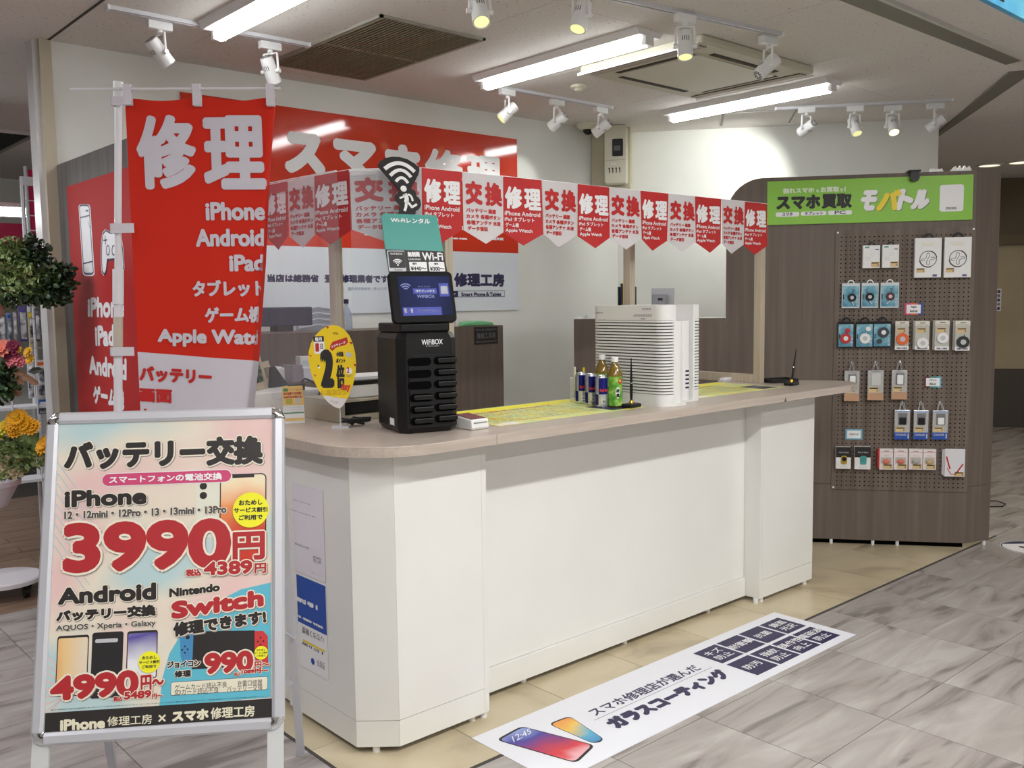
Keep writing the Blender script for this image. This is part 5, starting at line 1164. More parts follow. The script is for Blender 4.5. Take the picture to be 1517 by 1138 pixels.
# blue switch area
bl_ = [(762, 803), (780, 640), (820, 500), (880, 400), (960, 310), (1080, 210), (1230, 130), (1405, 90), (1405, 752)]
b.poly([z2_(x, y) for x, y in bl_], -.0023, M('poster_skyblue', (96, 186, 208), .4))
TXO('Nintendo', (z2_(820, 125), z2_(1112, 92), z2_(1112, 139), z2_(820, 177)), INK, .0018, .002, sh=0)
TXO('Switch', (z2_(832, 200), z2_(1365, 128), z2_(1365, 226), z2_(832, 304)), PR, .0044, .0035, y=-.0034)
TXO('修理できます!', (z2_(840, 322), z2_(1375, 245), z2_(1382, 325), z2_(845, 405)), INK, .0024, .0025, y=-.0036)
b.poly([z2_(*p) for p in ((955, 372), (1312, 366), (1312, 575), (950, 590))], -.0025, INK)
b.poly([z2_(*p) for p in ((880, 388), (960, 372), (952, 560), (905, 575), (885, 520))], -.0026, M('joy_blue', (70, 140, 190), .4)); b.poly([z2_(*p) for p in ((1312, 370), (1360, 368), (1388, 400), (1390, 560), (1312, 575))], -.0026, M('joy_red', (206, 56, 60), .4))
for cx, cy in ((910, 458), (894, 478), (926, 475), (910, 495), (1346, 408), (1330, 430), (1362, 428), (1346, 448)): b.disc(*z2_(cx, cy), .0026, -.0029, INK, 10)
b.disc(*z2_(926, 406), .0055, -.0029, INK, 14)
TXO('ジョイコン', (z2_(808, 545), z2_(1000, 574)), INK, .001, .0018, sh=0); TXO('修理', (z2_(850, 598), z2_(945, 633)), INK, .001, .0018, sh=0)
TXO('990', (z2_(1022, 497), z2_(1305, 478), z2_(1305, 602), z2_(1022, 622)), PR, .0042, .004, y=-.0034); TXO('円〜', (z2_(1312, 545), z2_(1398, 582)), PR, .0008, .0018, y=-.0042); TXO('税込', (z2_(1195, 608), z2_(1232, 628)), PR, .0003, .001, y=-.0042, sh=0); TXO('1089円〜', (z2_(1236, 592), z2_(1392, 608)), PR, .0009, .0016, y=-.0042, sh=0)
ycirc(z2_(1350, 495), .018, None, .0001)
a, c = z2_(829, 666), z2_(1388, 700); zt1 = (z2_(829, 666)[1]+z2_(1388, 628)[1])/2; zb1 = (z2_(829, 748)[1]+z2_(1388, 702)[1])/2
b.poly(rr(a[0], zb1, c[0], zt1, .005), -.0028, INK); b.poly(rr(a[0]+.001, zb1+.001, c[0]-.001, zt1-.001, .0045), -.0030, M('box_cream', (232, 226, 206), .45))
X_ = lambda x: z2_(x, 690)[0]; zq1, zq2 = zt1-.007, (zt1+zb1)/2-.002
TX(b, 'ゲームカード読込不良', ((X_(852), zq1), (X_(1152), zq1-.0155)), INK, y=-.0034); TX(b, '充電口修理', ((X_(1212), zq1), (X_(1355), zq1-.0155)), INK, y=-.0034)
TX(b, 'SDカード読込不良', ((X_(852), zq2), (X_(1105), zq2-.0155)), INK, y=-.0034); TX(b, 'バッテリー交換', ((X_(1152), zq2), (X_(1358), zq2-.0155)), INK, y=-.0034)
TX(b, '表示価格は無料期間ためすだけで割引出来るおためしサービス加入した際の最大割引価格です。現金特価10%offの割引後の価格です。', (z2_(135, 822), z2_(1375, 748)), INK, y=-.0034)
kb = z2_(97, 850)[1]; b.rect(PX0, .03, PX1, (kb+z2_(1405, 752)[1])/2, -.0026, INK)
CR2 = M('poster_cream_text', (232, 226, 200), .45)
TX(b, 'iPhone', (z2_(190, 880), z2_(450, 868), z2_(450, 930), z2_(190, 948)), CR2, y=-.0032, bold=.0020); TX(b, '修理工房', (z2_(462, 864), z2_(720, 848), z2_(720, 905), z2_(462, 920)), CR2, y=-.0032, bold=.0004); TX(b, '×', (z2_(757, 852), z2_(800, 892)), CR2, y=-.0032, bold=.0006)
TX(b, 'スマホ', (z2_(835, 832), z2_(1047, 815), z2_(1047, 880), z2_(835, 895)), CR2, y=-.0032, bold=.0022); TX(b, '修理工房', (z2_(1058, 812), z2_(1312, 796), z2_(1312, 862), z2_(1058, 878)), CR2, y=-.0032, bold=.0008)
la(b.obj('poster_print', t, norm=False))
# legs
for s in (-1, 1):
    o = MB().box(s*(AW-.024)-.021, .0, -.378+.001, s*(AW-.024)+.021, .012, .02, M('leg_steel', (206, 208, 208), .4)).obj('front_leg', t); la(o)
R_ = TA.inverted()
topc = AB.w(0, .02, AH-.03); tb_ = R_ @ topc
for s in (-1, 1):
    d_ = Vector((s*(AW-.024), tb_.y+.31, .0)); u_ = Vector((s*(AW-.024), tb_.y, tb_.z))
    b = MB(); k = Vector((.013, 0, 0)); n_ = Vector((0, .006, 0))
    b.add([d_-k-n_, d_+k-n_, d_+k+n_, d_-k+n_, u_-k-n_, u_+k-n_, u_+k+n_, u_-k+n_], [(0, 1, 2, 3), (4, 5, 6, 7), (0, 1, 5, 4), (1, 2, 6, 5), (2, 3, 7, 6), (3, 0, 4, 7)], ALU); b.obj('rear_leg', t)
b = MB(); lo = Vector((0, tb_.y+.31*.75, tb_.z*.25)); b.box(-AW+.03, lo.y-.006, lo.z-.012, AW-.03, lo.y+.006, lo.z+.012, ALU).obj('cross_bar', t)
for s in (-1, 1):
    f = R_ @ AB.w(s*(AW-.02), .012, AH*.3); r2 = Vector((f.x, tb_.y+.31*.62, tb_.z*.38)); MB().tube([f, r2], .005, ALU).obj('strut', t)
# ================================================================== RED BANNER ON A POLE
Pq = atd(175, 400, 3.38); BF = Fr((Pq.x, Pq.y, 0), radians(-41.75))
t = thing('banner_pole', 'tall red and white repair banner hanging from a white pole behind the sign stand', 'banner', (Pq.x, Pq.y, 0), radians(-41.75))
q = BF.q; TB = Matrix.Translation((Pq.x, Pq.y, 0)) @ Matrix.Rotation(radians(-41.75), 4, 'Z')
pt, pb = q(175, 125), q(175, 604); dv = Vector((pb[0]-pt[0], pb[1]-pt[1])); k0 = (pt[1]-.03)/(-dv.y); base = (pt[0]+dv.x*k0, .03)
PLS = M('white_pole', (228, 226, 232), .35)
def pz(s): return (pt[0]+(base[0]-pt[0])*s, 0, pt[1]+(base[1]-pt[1])*s)
b = MB(); b.cyl(pz(0), pz(.34), .0125, PLS, 14); b.obj('upper_pole', t, smooth=40)
b = MB(); b.cyl(pz(.34), pz(1), .0150, PLS, 14); b.obj('lower_pole', t, smooth=40)
jz = q(175, 425)[1]; s_ = (pt[1]-jz)/(pt[1]-base[1]); b = MB(); b.cyl(pz(s_-.028), pz(s_+.028), .0195, PLS, 16); b.obj('pole_joint', t, smooth=40)
s2 = (pt[1]-q(175, 497)[1])/(pt[1]-base[1]); b = MB(); b.cyl(pz(s2-.03), pz(s2+.03), .0165, M('taped_joint', (196, 186, 170), .5), 14); b.obj('tape_wrap', t, smooth=40)
b = MB(); b.cyl(pz(-.004), pz(.025), .017, W_, 16); b.obj('pole_cap', t, smooth=40)
xa_, za_ = q(108, 134); xb_, zb_ = q(418, 133)
b = MB(); b.cyl((xa_, -.022, za_), (xb_, -.022, zb_), .0045, PLS, 10); b.obj('cross_rod', t, smooth=40)
b = MB(); b.lathe([(.10, 0), (.10, .015), (.07, .03), (.03, .04), (.02, .10)], M('water_base', (60, 60, 64), .6), 24, c=(base[0], 0, 0)); b.obj('weighted_base', t, smooth=40)
def edgeR(z): # right-hand fold of the cloth
    tab = [(q(408, 146)), q(397, 252), q(388.6, 392), q(380, 485), q(376, 533), q(366.6, 603)]
    if z >= tab[0][1]: return tab[0][0]
    for (xa, za), (xb, zb) in zip(tab, tab[1:]):
        if z >= zb: u = (za-z)/(za-zb); return xa+(xb-xa)*u
    return tab[-1][0]
xL = q(189.5, 200)[0]; zTop = q(189, 147)[1]; zBot = 1.075; zRed = (q(203, 522)[1]+q(376, 535)[1])/2
rl, rt = q(203, 521)[1], q(376, 534)[1]; WFULL = .57
def cloth(x, z, y):
    e = edgeR(z); yy = -.012+.007*sin(11*(x-xL)+1.5*z)+.004*sin(23*(x-xL)-2.2*z+1)
    if x > e: over = x-e; return (e-.10*over, yy+over*.95+(-y), z)
    return (x, yy+y, z)
def sag(x): u = (x-xL)/(q(408, 146)[0]-xL); return -.012*sin(min(max(u, 0), 1)*2*pi)**2
nx, nz = 44, 60
def cgrid(z0f, z1f, mat, nm):
    vs = []; 
    for j in range(nz+1):
        for i in range(nx+1):
            x = xL+WFULL*i/nx; z = z0f(x)+(z1f(x)-z0f(x))*j/nz; vs.append(cloth(x, z, 0))
    fs = [(j*(nx+1)+i, j*(nx+1)+i+1, (j+1)*(nx+1)+i+1, (j+1)*(nx+1)+i) for j in range(nz) for i in range(nx)]
    return MB().add(vs, fs, mat).obj(nm, t, smooth=180, norm=False)
zl = lambda x: rl+(rt-rl)*(x-q(203, 521)[0])/(q(376, 534)[0]-q(203, 521)[0])
oc = cgrid(lambda x: zTop+sag(x), zl, REDF, 'red_cloth'); cgrid(zl, lambda x: zBot, WF, 'white_cloth')
b = MB(); ZC = lambda x, y: q(140+x/5.057, 100+y/5.057); ZF = lambda x, y: q(160+x/2.275, 120+y/2.275); YT = -.0035
TX(b, '修', (ZC(318, 366), ZC(785, 915)), WF, y=YT, bold=.0100, n=14, deform=cloth); TX(b, '理', (ZC(812, 366), ZC(1296, 915)), WF, y=YT, bold=.0100, n=14, deform=cloth)
TX(b, 'iPhone', (ZF(333, 410), ZF(531, 470)), WF, y=YT, bold=.0035, deform=cloth); TX(b, 'Android', (ZF(300, 500), ZF(529, 558)), WF, y=YT, bold=.0035, deform=cloth)
TX(b, 'iPad', (ZF(412, 586), ZF(528, 642)), WF, y=YT, bold=.0035, deform=cloth); TX(b, 'タブレット', (ZF(290, 672), ZF(530, 726)), WF, y=YT, bold=.0030, deform=cloth)
TX(b, 'ゲーム機', (ZF(332, 762), ZF(528, 814)), WF, y=YT, bold=.0030, deform=cloth); TX(b, 'Apple Watch', (ZF(172, 835), ZF(548, 838), ZF(548, 906), ZF(172, 892)), WF, y=YT, bold=.0035, deform=cloth)
RT2 = M('banner_red_text', (196, 34, 30), .7)
TX(b, 'バッテリー', (ZF(110, 958), ZF(358, 972), ZF(358, 1022), ZF(110, 1012)), RT2, y=YT, bold=.0035, deform=cloth); TX(b, '画面', (ZF(110, 1034), ZF(220, 1040), ZF(220, 1086), ZF(110, 1080)), RT2, y=YT, bold=.0032, deform=cloth)
TX(b, 'カメラ', (ZF(110, 1102), ZF(250, 1110), ZF(250, 1156), ZF(110, 1150)), RT2, y=YT, bold=.0035, deform=cloth); TX(b, '各種ボタン', (ZF(110, 1176), ZF(350, 1186), ZF(350, 1236), ZF(110, 1226)), RT2, y=YT, bold=.0030, deform=cloth)
b.obj('lettering', t, norm=False)
TAB = M('white_tab', (226, 222, 230), .6, alpha=.9)
for (x0, y0, x1, y1) in ((187, 131, 200, 158), (289, 130, 301.5, 159), (397, 130, 409.5, 159)):
    a, c = q(x0, y0), q(x1, y1); b = MB().box(a[0], -.034, c[1], c[0], -.030, a[1]+.004, TAB).box(a[0], -.016, c[1], c[0], -.013, a[1]+.004, TAB); b.box(a[0], -.034, a[1]+.004, c[0], -.013, a[1]+.007, TAB).obj('hanging_tab', t)
for (x0, y0, x1, y1) in ((168, 145, 199, 158), (167, 332, 203, 345.5), (167, 514, 203, 526.5)):
    a, c = q(x0, y0), q(x1, y1); b = MB().box(a[0], -.026, c[1], c[0], -.023, a[1], TAB); b.box(a[0], -.026, c[1], a[0]+.004, .02, a[1], TAB).obj('side_tab', t)
# ================================================================== GOODS ON THE PEGBOARD
def ZM(ox, oy, s): return lambda x, y: (ox+x/s, oy+y/s)
E6 = ZM(1240, 340, 5.99); E7 = ZM(1220, 520, 5.417)
def pk(nm, label, cat, group, Z, box, thick, prot, mat, hook=True, r=0., mat2=None):
    (x0, y0), (x1, y1) = Z(box[0], box[1]), Z(box[2], box[3])
    a = PF.q(x0, y0, -prot); c = PF.q(x1, y1, -prot); w_ = (c[0]-a[0])*.94; h_ = a[1]-c[1]
    t = thing(nm, label, cat, PF.w((a[0]+c[0])/2, -prot, c[1]), DV, group)
    o = MB().box(-w_/2, 0, 0, w_/2, thick, h_, mat).obj('pack', t, bevel=min(.0015, thick*.3))
    if hook: MB().tube([(0, thick+.0015, h_+.004), (0, prot-.012, h_+.004)], .0016, CHR).tube([(0, thick+.0015, h_+.004), (0, -.006, h_+.005), (0, -.010, h_+.010)], .0016, CHR).obj('hook', t)
    return t, w_, h_
def loop(b, x, z, r_, m, y=0.0, th=.0028): b.add(*arcring(x, z, r_, th, y), m)
def arcring(x, z, r_, th, y, n=14, a0=0, a1=180):
    vs = []
    for i in range(n+1):
        a = radians(a0+(a1-a0)*i/n)
        for rr_ in (r_, r_+th):
            for yy_ in (y, y+.001): vs.append((x+rr_*cos(a), yy_, z+rr_*sin(a)))
    fs = []
    for i in range(n):
        o = 4*i; fs += [(o, o+2, o+6, o+4), (o+1, o+5, o+7, o+3), (o, o+4, o+5, o+1), (o+2, o+3, o+7, o+6)]
    return vs, fs
def tagp(b, x0, z0, x1, z1, y=-.0012):   # price tag
    b.rect(x0, z0, x1, z1, y, CARD); b.rect(x0+(x1-x0)*.08, z0+(z1-z0)*.66, x1-(x1-x0)*.08, z0+(z1-z0)*.88, y-.0003, BLK); b.rect(x0+(x1-x0)*.78, z0+(z1-z0)*.15, x1-(x1-x0)*.08, z0+(z1-z0)*.5, y-.0003, GRY)
for i, bx_ in enumerate(((228, 142, 385, 341), (400, 137, 552, 338))):
    t, w_, h_ = pk('cable_box', ('small white accessory box, left one of the top pair', 'small white accessory box, right one of the top pair')[i], 'box', 'small white boxes on the pegboard', E6, bx_, .035, .05, W_)
    b = MB(); b.rect(-w_*.40, h_*.88, -w_*.14, h_*.94, -.001, TEAL); b.ring(w_*.05, h_*.60, .010, .0112, -.001, LG, 20); tagp(b, -w_*.02, .006, w_*.46, h_*.27)
    b.rect(w_*.2, h_*.79, w_*.42, h_*.83, -.001, PURP if i == 0 else GRY)
    for k in range(3): b.rect(-w_*.4, h_*(.35+.05*k), -w_*.05, h_*(.36+.05*k), -.001, LG)
    b.obj('print', t, norm=False); b = MB(); loop(b, 0, h_-.004, .014, BLKP, .01, .009); b.obj('hang_tab', t, norm=False)
for i, bx_ in enumerate(((688, 78, 930, 425), (950, 70, 1195, 424))):
    t, w_, h_ = pk('cable_box', ('large white box with a round cable drawing, left one', 'large white box with a round cable drawing, right one')[i], 'box', 'large white boxes on the pegboard', E6, bx_, .03, .045, W_)
    b = MB(); cx, cz = 0, h_*.47; b.ring(cx, cz, w_*.30, w_*.325, -.001, BLK, 30); b.ring(cx, cz, w_*.325, w_*.345, -.001, BLK, 10, 190, 290); b.ring(cx, cz, w_*.325, w_*.34, -.001, BLK, 8, 10, 70)
    S_ = [(-.05, .17), (-.05, .24), (.0, .28), (.05, .24), (.045, .14), (-.04, -.06), (-.06, -.16), (-.05, -.24), (0, -.27), (.055, -.24), (.05, -.14), (.06, -.06), (.14, -.02), (.22, -.01), (.25, .04), (.2, .08), (.1, .07)]
    pline(b, [(x*w_*1.05, cz+z*w_*.85) for x, z in S_], .0024, -.0012, BLK, False)
    pline(b, [(x*w_*1.05, cz+z*w_*.85) for x, z in [(-.06, .14), (-.08, .04), (-.14, .0), (-.22, -.0), (-.25, -.05), (-.2, -.09), (-.12, -.08)]], .0024, -.0012, BLK, False)
    b.rect(w_*.18, .006, w_*.34, .018, -.001, PURP); tagp(b, -w_*.44, h_*.13, -w_*.12, h_*.24); b.rect(-w_*.25, h_*.80, w_*.2, h_*.83, -.001, M('faint_gold', (232, 226, 204), .5)); b.rect(-w_*.3, h_*.86, w_*.25, h_*.875, -.001, M('faint_gold'))
    b.obj('print', t, norm=False); b = MB(); loop(b, 0, h_-.006, .022, BLKP, .012, .012); b.obj('hang_tab', t, norm=False)
reelblue = noise_mat('reel_pack_blue', [(70, 130, 160), (110, 170, 190), (170, 208, 216)], (1, 1, 1), .3, 3, 18, (.35, .7))
def reel(t, x, z, r_, m, m2, tail):
    b = MB().cyl((x, -.0135, z), (x, -.001, z), r_, m, 24); o = b.obj('cable_reel', t, smooth=30); MB().cyl((x, -.0150, z), (x, -.0137, z), r_*.45, m2, 18).obj('reel_badge', o)
    b = MB(); pts = [(x+a_*r_, -.006, z+c_*r_) for a_, c_ in tail]; b.tube(pts, .0016, m).obj('cable', t, smooth=60)
for i, (bx_, m, rx, rz) in enumerate((((40, 478, 205, 697), BLKP, .05, .42), ((215, 475, 370, 695), BLKP, -.02, .44), ((383, 472, 552, 695), BUR, .02, .45))):
    t, w_, h_ = pk('cable_pack', 'retractable cable in a blue pack with white top, '+('dark reel, leftmost of the three', 'dark reel, middle of the three', 'dark red reel')[i], 'cable pack', 'white-topped blue cable packs', E6, bx_, .004, .03, M('pack_white', (214, 220, 224), .3))
    b = MB(); b.rect(-w_*.46, h_*.05, w_*.46, h_*.88, -.0006, reelblue)
    b.rect(-w_*.44, h_*.35, -w_*.38, h_*.55, -.0009, BLK)
    for k in range(6): b.rect(w_*.30, h_*(.1+.05*k), w_*.44, h_*(.115+.05*k), -.0009, WP)
    b.obj('print', t, norm=False); reel(t, w_*rx, h_*rz, .0235, m, LG, ((.3, 1), (.2, 1.5), (.5, 1.9), (.0, 2.0)) if i != 1 else ((-.5, .8), (-.9, 1.6), (-.5, 2.0))); 
    MB().tube([(w_*rx, -.006, h_*rz-.023), (w_*rx+(.010 if i < 2 else -.020), -.006, h_*rz-.042)], .005, CHR).obj('connector', t)
    b = MB(); loop(b, 0, h_-.001, .014, WP, .001, .006); b.obj('hang_tab', t, norm=False)
for i, (bx_, m, m2, rx, rz, sx, sz) in enumerate((((5, 818, 152, 1050), M('reel_red', (190, 40, 46), .4), LG, -.02, .36, .1, .66), ((162, 818, 324, 1050), W_, LG, .02, .36, .2, .72), ((318, 816, 485, 1047), M('reel_charcoal', (56, 58, 66), .4), LG, .05, .58, -.16, .24))):
    t, w_, h_ = pk('cable_pack', 'retractable cable in a black framed blue pack, '+('red reel', 'white reel', 'charcoal reel')[i], 'cable pack', 'black-framed blue cable packs', E6, bx_, .004, .03, BLKP)
    b = MB(); b.rect(-w_*.46, h_*.045, w_*.46, h_*.90, -.0006, reelblue); b.rect(-w_*.43, h_*.35, -w_*.37, h_*.52, -.0009, BLK)
    for k in range(6): b.rect(w_*.30, h_*(.1+.05*k), w_*.42, h_*(.115+.05*k), -.0009, WP)
    b.obj('print', t, norm=False); reel(t, w_*rx, h_*rz, .030, m, W_ if i != 1 else LG, ((.2, .9), (.3, 1.2))); MB().cyl((w_*sx, -.010, h_*sz), (w_*sx, -.001, h_*sz), .014, m, 16).obj('plug_cap', t, smooth=30)
    b = MB(); loop(b, 0, h_-.001, .018, BLKP, .001, .009); b.obj('hang_tab', t, norm=False)
clr_back = M('clear_pack_tray', (196, 196, 188), .25)
for i, (bx_, m, rz, lb) in enumerate((((515, 815, 638, 1068), ORNG, .38, 'orange cable reel in a clear pack, first of the row of four'), ((692, 815, 820, 1068), W_, .24, 'white cable reel hanging low in a clear pack, second of the four'), ((868, 810, 997, 1072), W_, .42, 'white cable reel set high in a clear pack, third of the four'), ((1048, 812, 1180, 1075), M('reel_black', (38, 40, 44), .4), .29, 'black cable reel in a clear pack, last of the four'))):
    t, w_, h_ = pk('cable_pack', lb, 'cable pack', 'clear cable packs with white header', E6, bx_, .006, .05, clr_back)
    b = MB(); b.rect(-w_/2, h_*.84, w_/2, h_, -.0005, M('header_cream', (224, 220, 206), .5)); b.rect(-w_*.5, 0, w_*.5, h_*.13, -.0005, WP)
    TX(b, 'RETRACTABLE', ((-w_*.4, h_*.89), (w_*.42, h_*.855)), BLK, y=-.0009); TX(b, 'REEL CABLE', ((-w_*.36, h_*.085), (w_*.38, h_*.035)), NAVY, y=-.0009, bold=.0006); b.rect(-w_*.18, h_*.925, w_*.2, h_*.95, -.0009, BLK)
    tagp(b, -w_*.40, h_*.60, w_*.28, h_*.77); b.obj('print', t, norm=False); reel(t, w_*.02, h_*rz, .034 if i in (0, 3) else .031, m, LG, ((.2, .95), (.2, 1.3)))
    if i: 
        for k in (1, 2): o = MB().box(-w_/2-.004*k, .009*k, .002, w_/2-.004*k, .009*k+.004, h_+.001*k, clr_back).obj('pack_behind', t)
for i, (bx_, m) in enumerate((((165, 160, 290, 402), 0), ((352, 155, 483, 396), 1), ((545, 153, 673, 390), 2))):
    t, w_, h_ = pk('charger_pack', 'silver and copper charger pack on a binder clip, '+('half hidden by the worktop end', 'middle one, empty looking shiny window', 'third one, above the blue packs')[i], 'charger pack', 'silver charger packs on binder clips', E7, bx_, .028, .045, SILV, hook=False)
    b = MB(); b.rect(-w_*.5, 0, w_*.5, h_*.24, -.0008, COPP); b.rect(-w_*.28, h_*.95, w_*.3, h_*.97, -.0008, GRY)
    b.obj('print', t, norm=False); b = MB().prism(rr(-w_*.24, h_*.50, w_*.30, h_*.90, .006), -.004, -.0005, M('charger_tray_grey', (120, 120, 124), .4) if i != 1 else M('shiny_window', (220, 220, 216), .12, metal=.6), 'y').obj('window_tray', t)  # outer window trays are plain mid-grey, the middle one shiny
    if i != 1: MB().prism(rr(-w_*.17, h_*.52, w_*.22, h_*.84, .005), -.012, -.0045, W_, 'y').obj('charger', t, bevel=.002)
    b = MB(); tagp(b, -w_*.42, h_*.26, w_*.2, h_*.44, -.0016); b.obj('price_tag', t, norm=False)
    b = MB()
    for s in (-1, 1): b.tube([(s*.018, .004, h_-.002), (s*.008, .010, h_+.045), (s*.002, .012, h_+.055), (-s*.012, .016, h_+.002)], .0022, CHR)
    b.obj('binder_clip', t)
for i, bx_ in enumerate(((568, 475, 695, 712), (722, 478, 843, 712), (874, 478, 1000, 712))):
    t, w_, h_ = pk('charger_pack', 'silver charger pack with blue base on a binder clip, '+('black plug, left one', 'black plug, middle one', 'white plug, right one')[i], 'charger pack', 'blue-based charger packs on binder clips', E7, bx_, .028, .045, SILV, hook=False)
    b = MB(); b.rect(-w_*.5, 0, w_*.5, h_*.24, -.0008, BLUE); b.rect(-w_*.5, h_*.93, w_*.5, h_*.985, -.0008, M('pale_blue_band', (150, 170, 210), .4)); TX(b, 'CHARGER', ((-w_*.42, h_*.20), (w_*.28, h_*.13)), LG, y=-.0012, bold=.0003); b.rect(w_*.36, h_*.04, w_*.44, h_*.2, -.0012, LG)
    b.obj('print', t, norm=False); MB().prism(rr(-w_*.26, h_*.50, w_*.30, h_*.90, .006), -.004, -.0005, M('charger_tray_grey'), 'y').obj('window_tray', t)
    MB().prism(rr(-w_*.20, h_*.52, w_*.22, h_*.76, .004), -.012, -.0045, W_ if i == 2 else BLKP, 'y').obj('charger', t, bevel=.002)
    b = MB(); tagp(b, -w_*.42, h_*.27, w_*.2, h_*.43, -.0016); b.obj('price_tag', t, norm=False); b = MB()
    for s in (-1, 1): b.tube([(s*.018, .004, h_-.002), (s*.008, .010, h_+.045), (s*.002, .012, h_+.055), (-s*.012, .016, h_+.002)], .0022, CHR)
    b.obj('binder_clip', t)
for i, bx_ in enumerate(((98, 770, 222, 948), (248, 768, 380, 952))):
    t, w_, h_ = pk('ring_pack', 'black and white phone ring pack with '+('a gold ring', 'a teal ring')[i], 'ring pack', 'phone ring packs', E7, bx_, .03, .045, W_)
    b = MB(); b.rect(-w_*.5, h_*.53, w_*.5, h_, -.0006, BLK); TX(b, 'MULTI RING', ((-w_*.3, h_*.78), (w_*.35, h_*.72)), LG, y=-.001); 
    for k in range(3): b.rect(-w_*.2+k*w_*.18, h_*.08, -w_*.12+k*w_*.18, h_*.12, -.001, LG)
    b.obj('print', t, norm=False); m = (M('ring_gold', (190, 160, 60), .3, metal=.5), M('ring_teal', (70, 160, 160), .35))[i]
    MB().prism(rr(-w_*.16, h_*.22, w_*.24, h_*.60, .010), -.006, -.001, m, 'y').obj('phone_ring', t, bevel=.001); MB().cyl((w_*.04, -.010, h_*.46), (w_*.04, -.0065, h_*.46), .013, BLKP if i == 0 else TEAL, 16).obj('ring_knob', t)
for i, bx_ in enumerate(((447, 785, 560, 955), (562, 785, 677, 955), (683, 787, 796, 955), (798, 788, 905, 957))):
    t, w_, h_ = pk('earphone_pack', 'white and pink trimmed accessory pack, '+('leftmost, with a red edge, salmon item', 'second from left, salmon item', 'third from left, grey item', 'rightmost, tan item')[i], 'accessory pack', 'white and pink accessory packs', E7, bx_, .03, .045, M('pack_pinkwhite', (232, 222, 222), .4))
    b = MB(); b.rect(-w_*.5, h_*.84, w_*.5, h_*.85, -.0006, REDB); b.rect(-w_*.2, h_*.88, w_*.2, h_*.91, -.0006, BUR); b.rect(-w_*.2, h_*.66, w_*.2, h_*.68, -.0006, M('faint_red')); b.obj('print', t, norm=False)
    m = (M('salmon', (214, 120, 100), .5), M('salmon'), M('item_grey', (170, 168, 166), .4), M('item_tan', (196, 170, 130), .5))[i]
    MB().prism(rr(-w_*.38, h_*.30, w_*.38, h_*.60, .003), -.003, -.0007, M('tray_grey', (190, 184, 178), .3), 'y').obj('window_tray', t); MB().ball((0, -.005, h_*.40), .021, m, 12, 8, (1, .5, .75)).obj('item', t, smooth=60)
    b = MB(); tagp(b, -w_*.25, h_*.06, w_*.44, h_*.28, -.0035); b.obj('price_tag', t, norm=False)
    if i == 0: MB().box(-w_*.5-.010, .002, .01, -w_*.5-.001, .03, h_-.002, REDB).obj('red_pack_behind', t)
t, w_, h_ = pk('strap_pack', 'white plastic bag pack holding a red strap, lower right of the pegboard', 'accessory pack', None, E7, (972, 785, 1137, 1012), .006, .045, M('bag_white', (222, 222, 228), .3))
b = MB(); 
for k, (x0, z0, x1, z1) in enumerate(((-.42, .70, -.25, .30), (-.38, .30, -.20, .10), (-.20, .10, .05, .08), (.05, .10, .38, .44))):
    pline(b, [(x0*w_, z0*h_), (x1*w_, z1*h_)], .008 if k in (0, 3) else .004, -.0012, REDB, False)
tagp(b, -.02*w_, .02*h_, .46*w_, .18*h_); b.obj('print', t, norm=False)
for k in (1, 2): MB().box(-w_/2-.006*k, .009*k, .004*k, w_/2-.008*k, .009*k+.004, h_-.004*k, M('bag_white')).obj('bag_behind', t)
for nm, Z, bx_, lines, cols, lb in (('a', E6, (597, 655, 762, 758), ('Apple', 'Android'), (PINK, ORNG, BLUE), 'small category card reading Apple Android with a rainbow edge'), ('b', E7, (805, 205, 948, 295), ('ソケット', 'USB-AC'), (BUR, TEAL, LBL), 'small category card with red and blue edge on the pegboard, middle right'), ('c', E7, (172, 627, 315, 712), ('スマホリング',), (LBL, LBL, LBL), 'small category card with light blue edge above the phone ring packs')):
    t, w_, h_ = pk('category_card', lb, 'card', 'category cards on the pegboard', Z, bx_, .002, .0125, WP, hook=False)
    b = MB(); b.rect(-w_/2, 0, w_/2, h_, -.0004, cols[1]); b.rect(-w_/2, 0, -w_*.15, h_, -.0006, cols[0]); b.rect(w_*.25, 0, w_/2, h_, -.0006, cols[2]); b.rect(-w_*.40, h_*.13, w_*.40, h_*.87, -.0009, WP)
    n_ = len(lines)
    for k, s in enumerate(lines): zc = h_*(.5+(.17 if n_ == 2 and k == 0 else -.17 if n_ == 2 else 0)); hh = h_*.11; ww = w_*(.16 if nm == 'a' and k == 0 else .22 if nm == 'a' or (nm == 'b') else .27); TX(b, s, ((-ww, zc+hh), (ww, zc-hh)), BLK, y=-.0013, bold=.0005)
    b.obj('print', t, norm=False)
# ================================================================== FAR RIGHT
x, z = fw.q(1479.5, 445)
t = thing('notice_sheet', 'small white notice sheet on the far beige wall at the right edge', 'notice', fw.w(x-.02, -.003, z-.12), DV)
MB().box(-.09, 0, 0, .045, .002, .25, M('paper')).obj('sheet', t); b = MB()
for k, s in enumerate(('お客様', 'この先', '関係者', '以外の', '立入禁')): TX(b, s, ((-.05, .235-k*.047), (.035, .20-k*.047)), NAVY, y=-.001, bold=.002)
b.obj('lettering', t, norm=False)
for i, (px, py) in enumerate(((1466, 244.5), (1512, 240))):
    p = onz(px, py, CZ); t = thing('downlight', ('round recessed downlight above the end of the brown partition', 'round recessed downlight at the right edge of the picture')[i], 'ceiling light', (p.x, p.y, CZ), 0, 'downlights of the corridor')
    MB().lathe([(.13, -.001), (.13, -.008), (.10, -.010), (.10, -.001)], W_, 28, caps=False).obj('rim', t, smooth=40); MB().lathe([(.0005, -.004), (.10, -.004)], M('downlight_lens', (255, 240, 214), .4, emit=1.2), 24, caps=False).obj('lens', t)
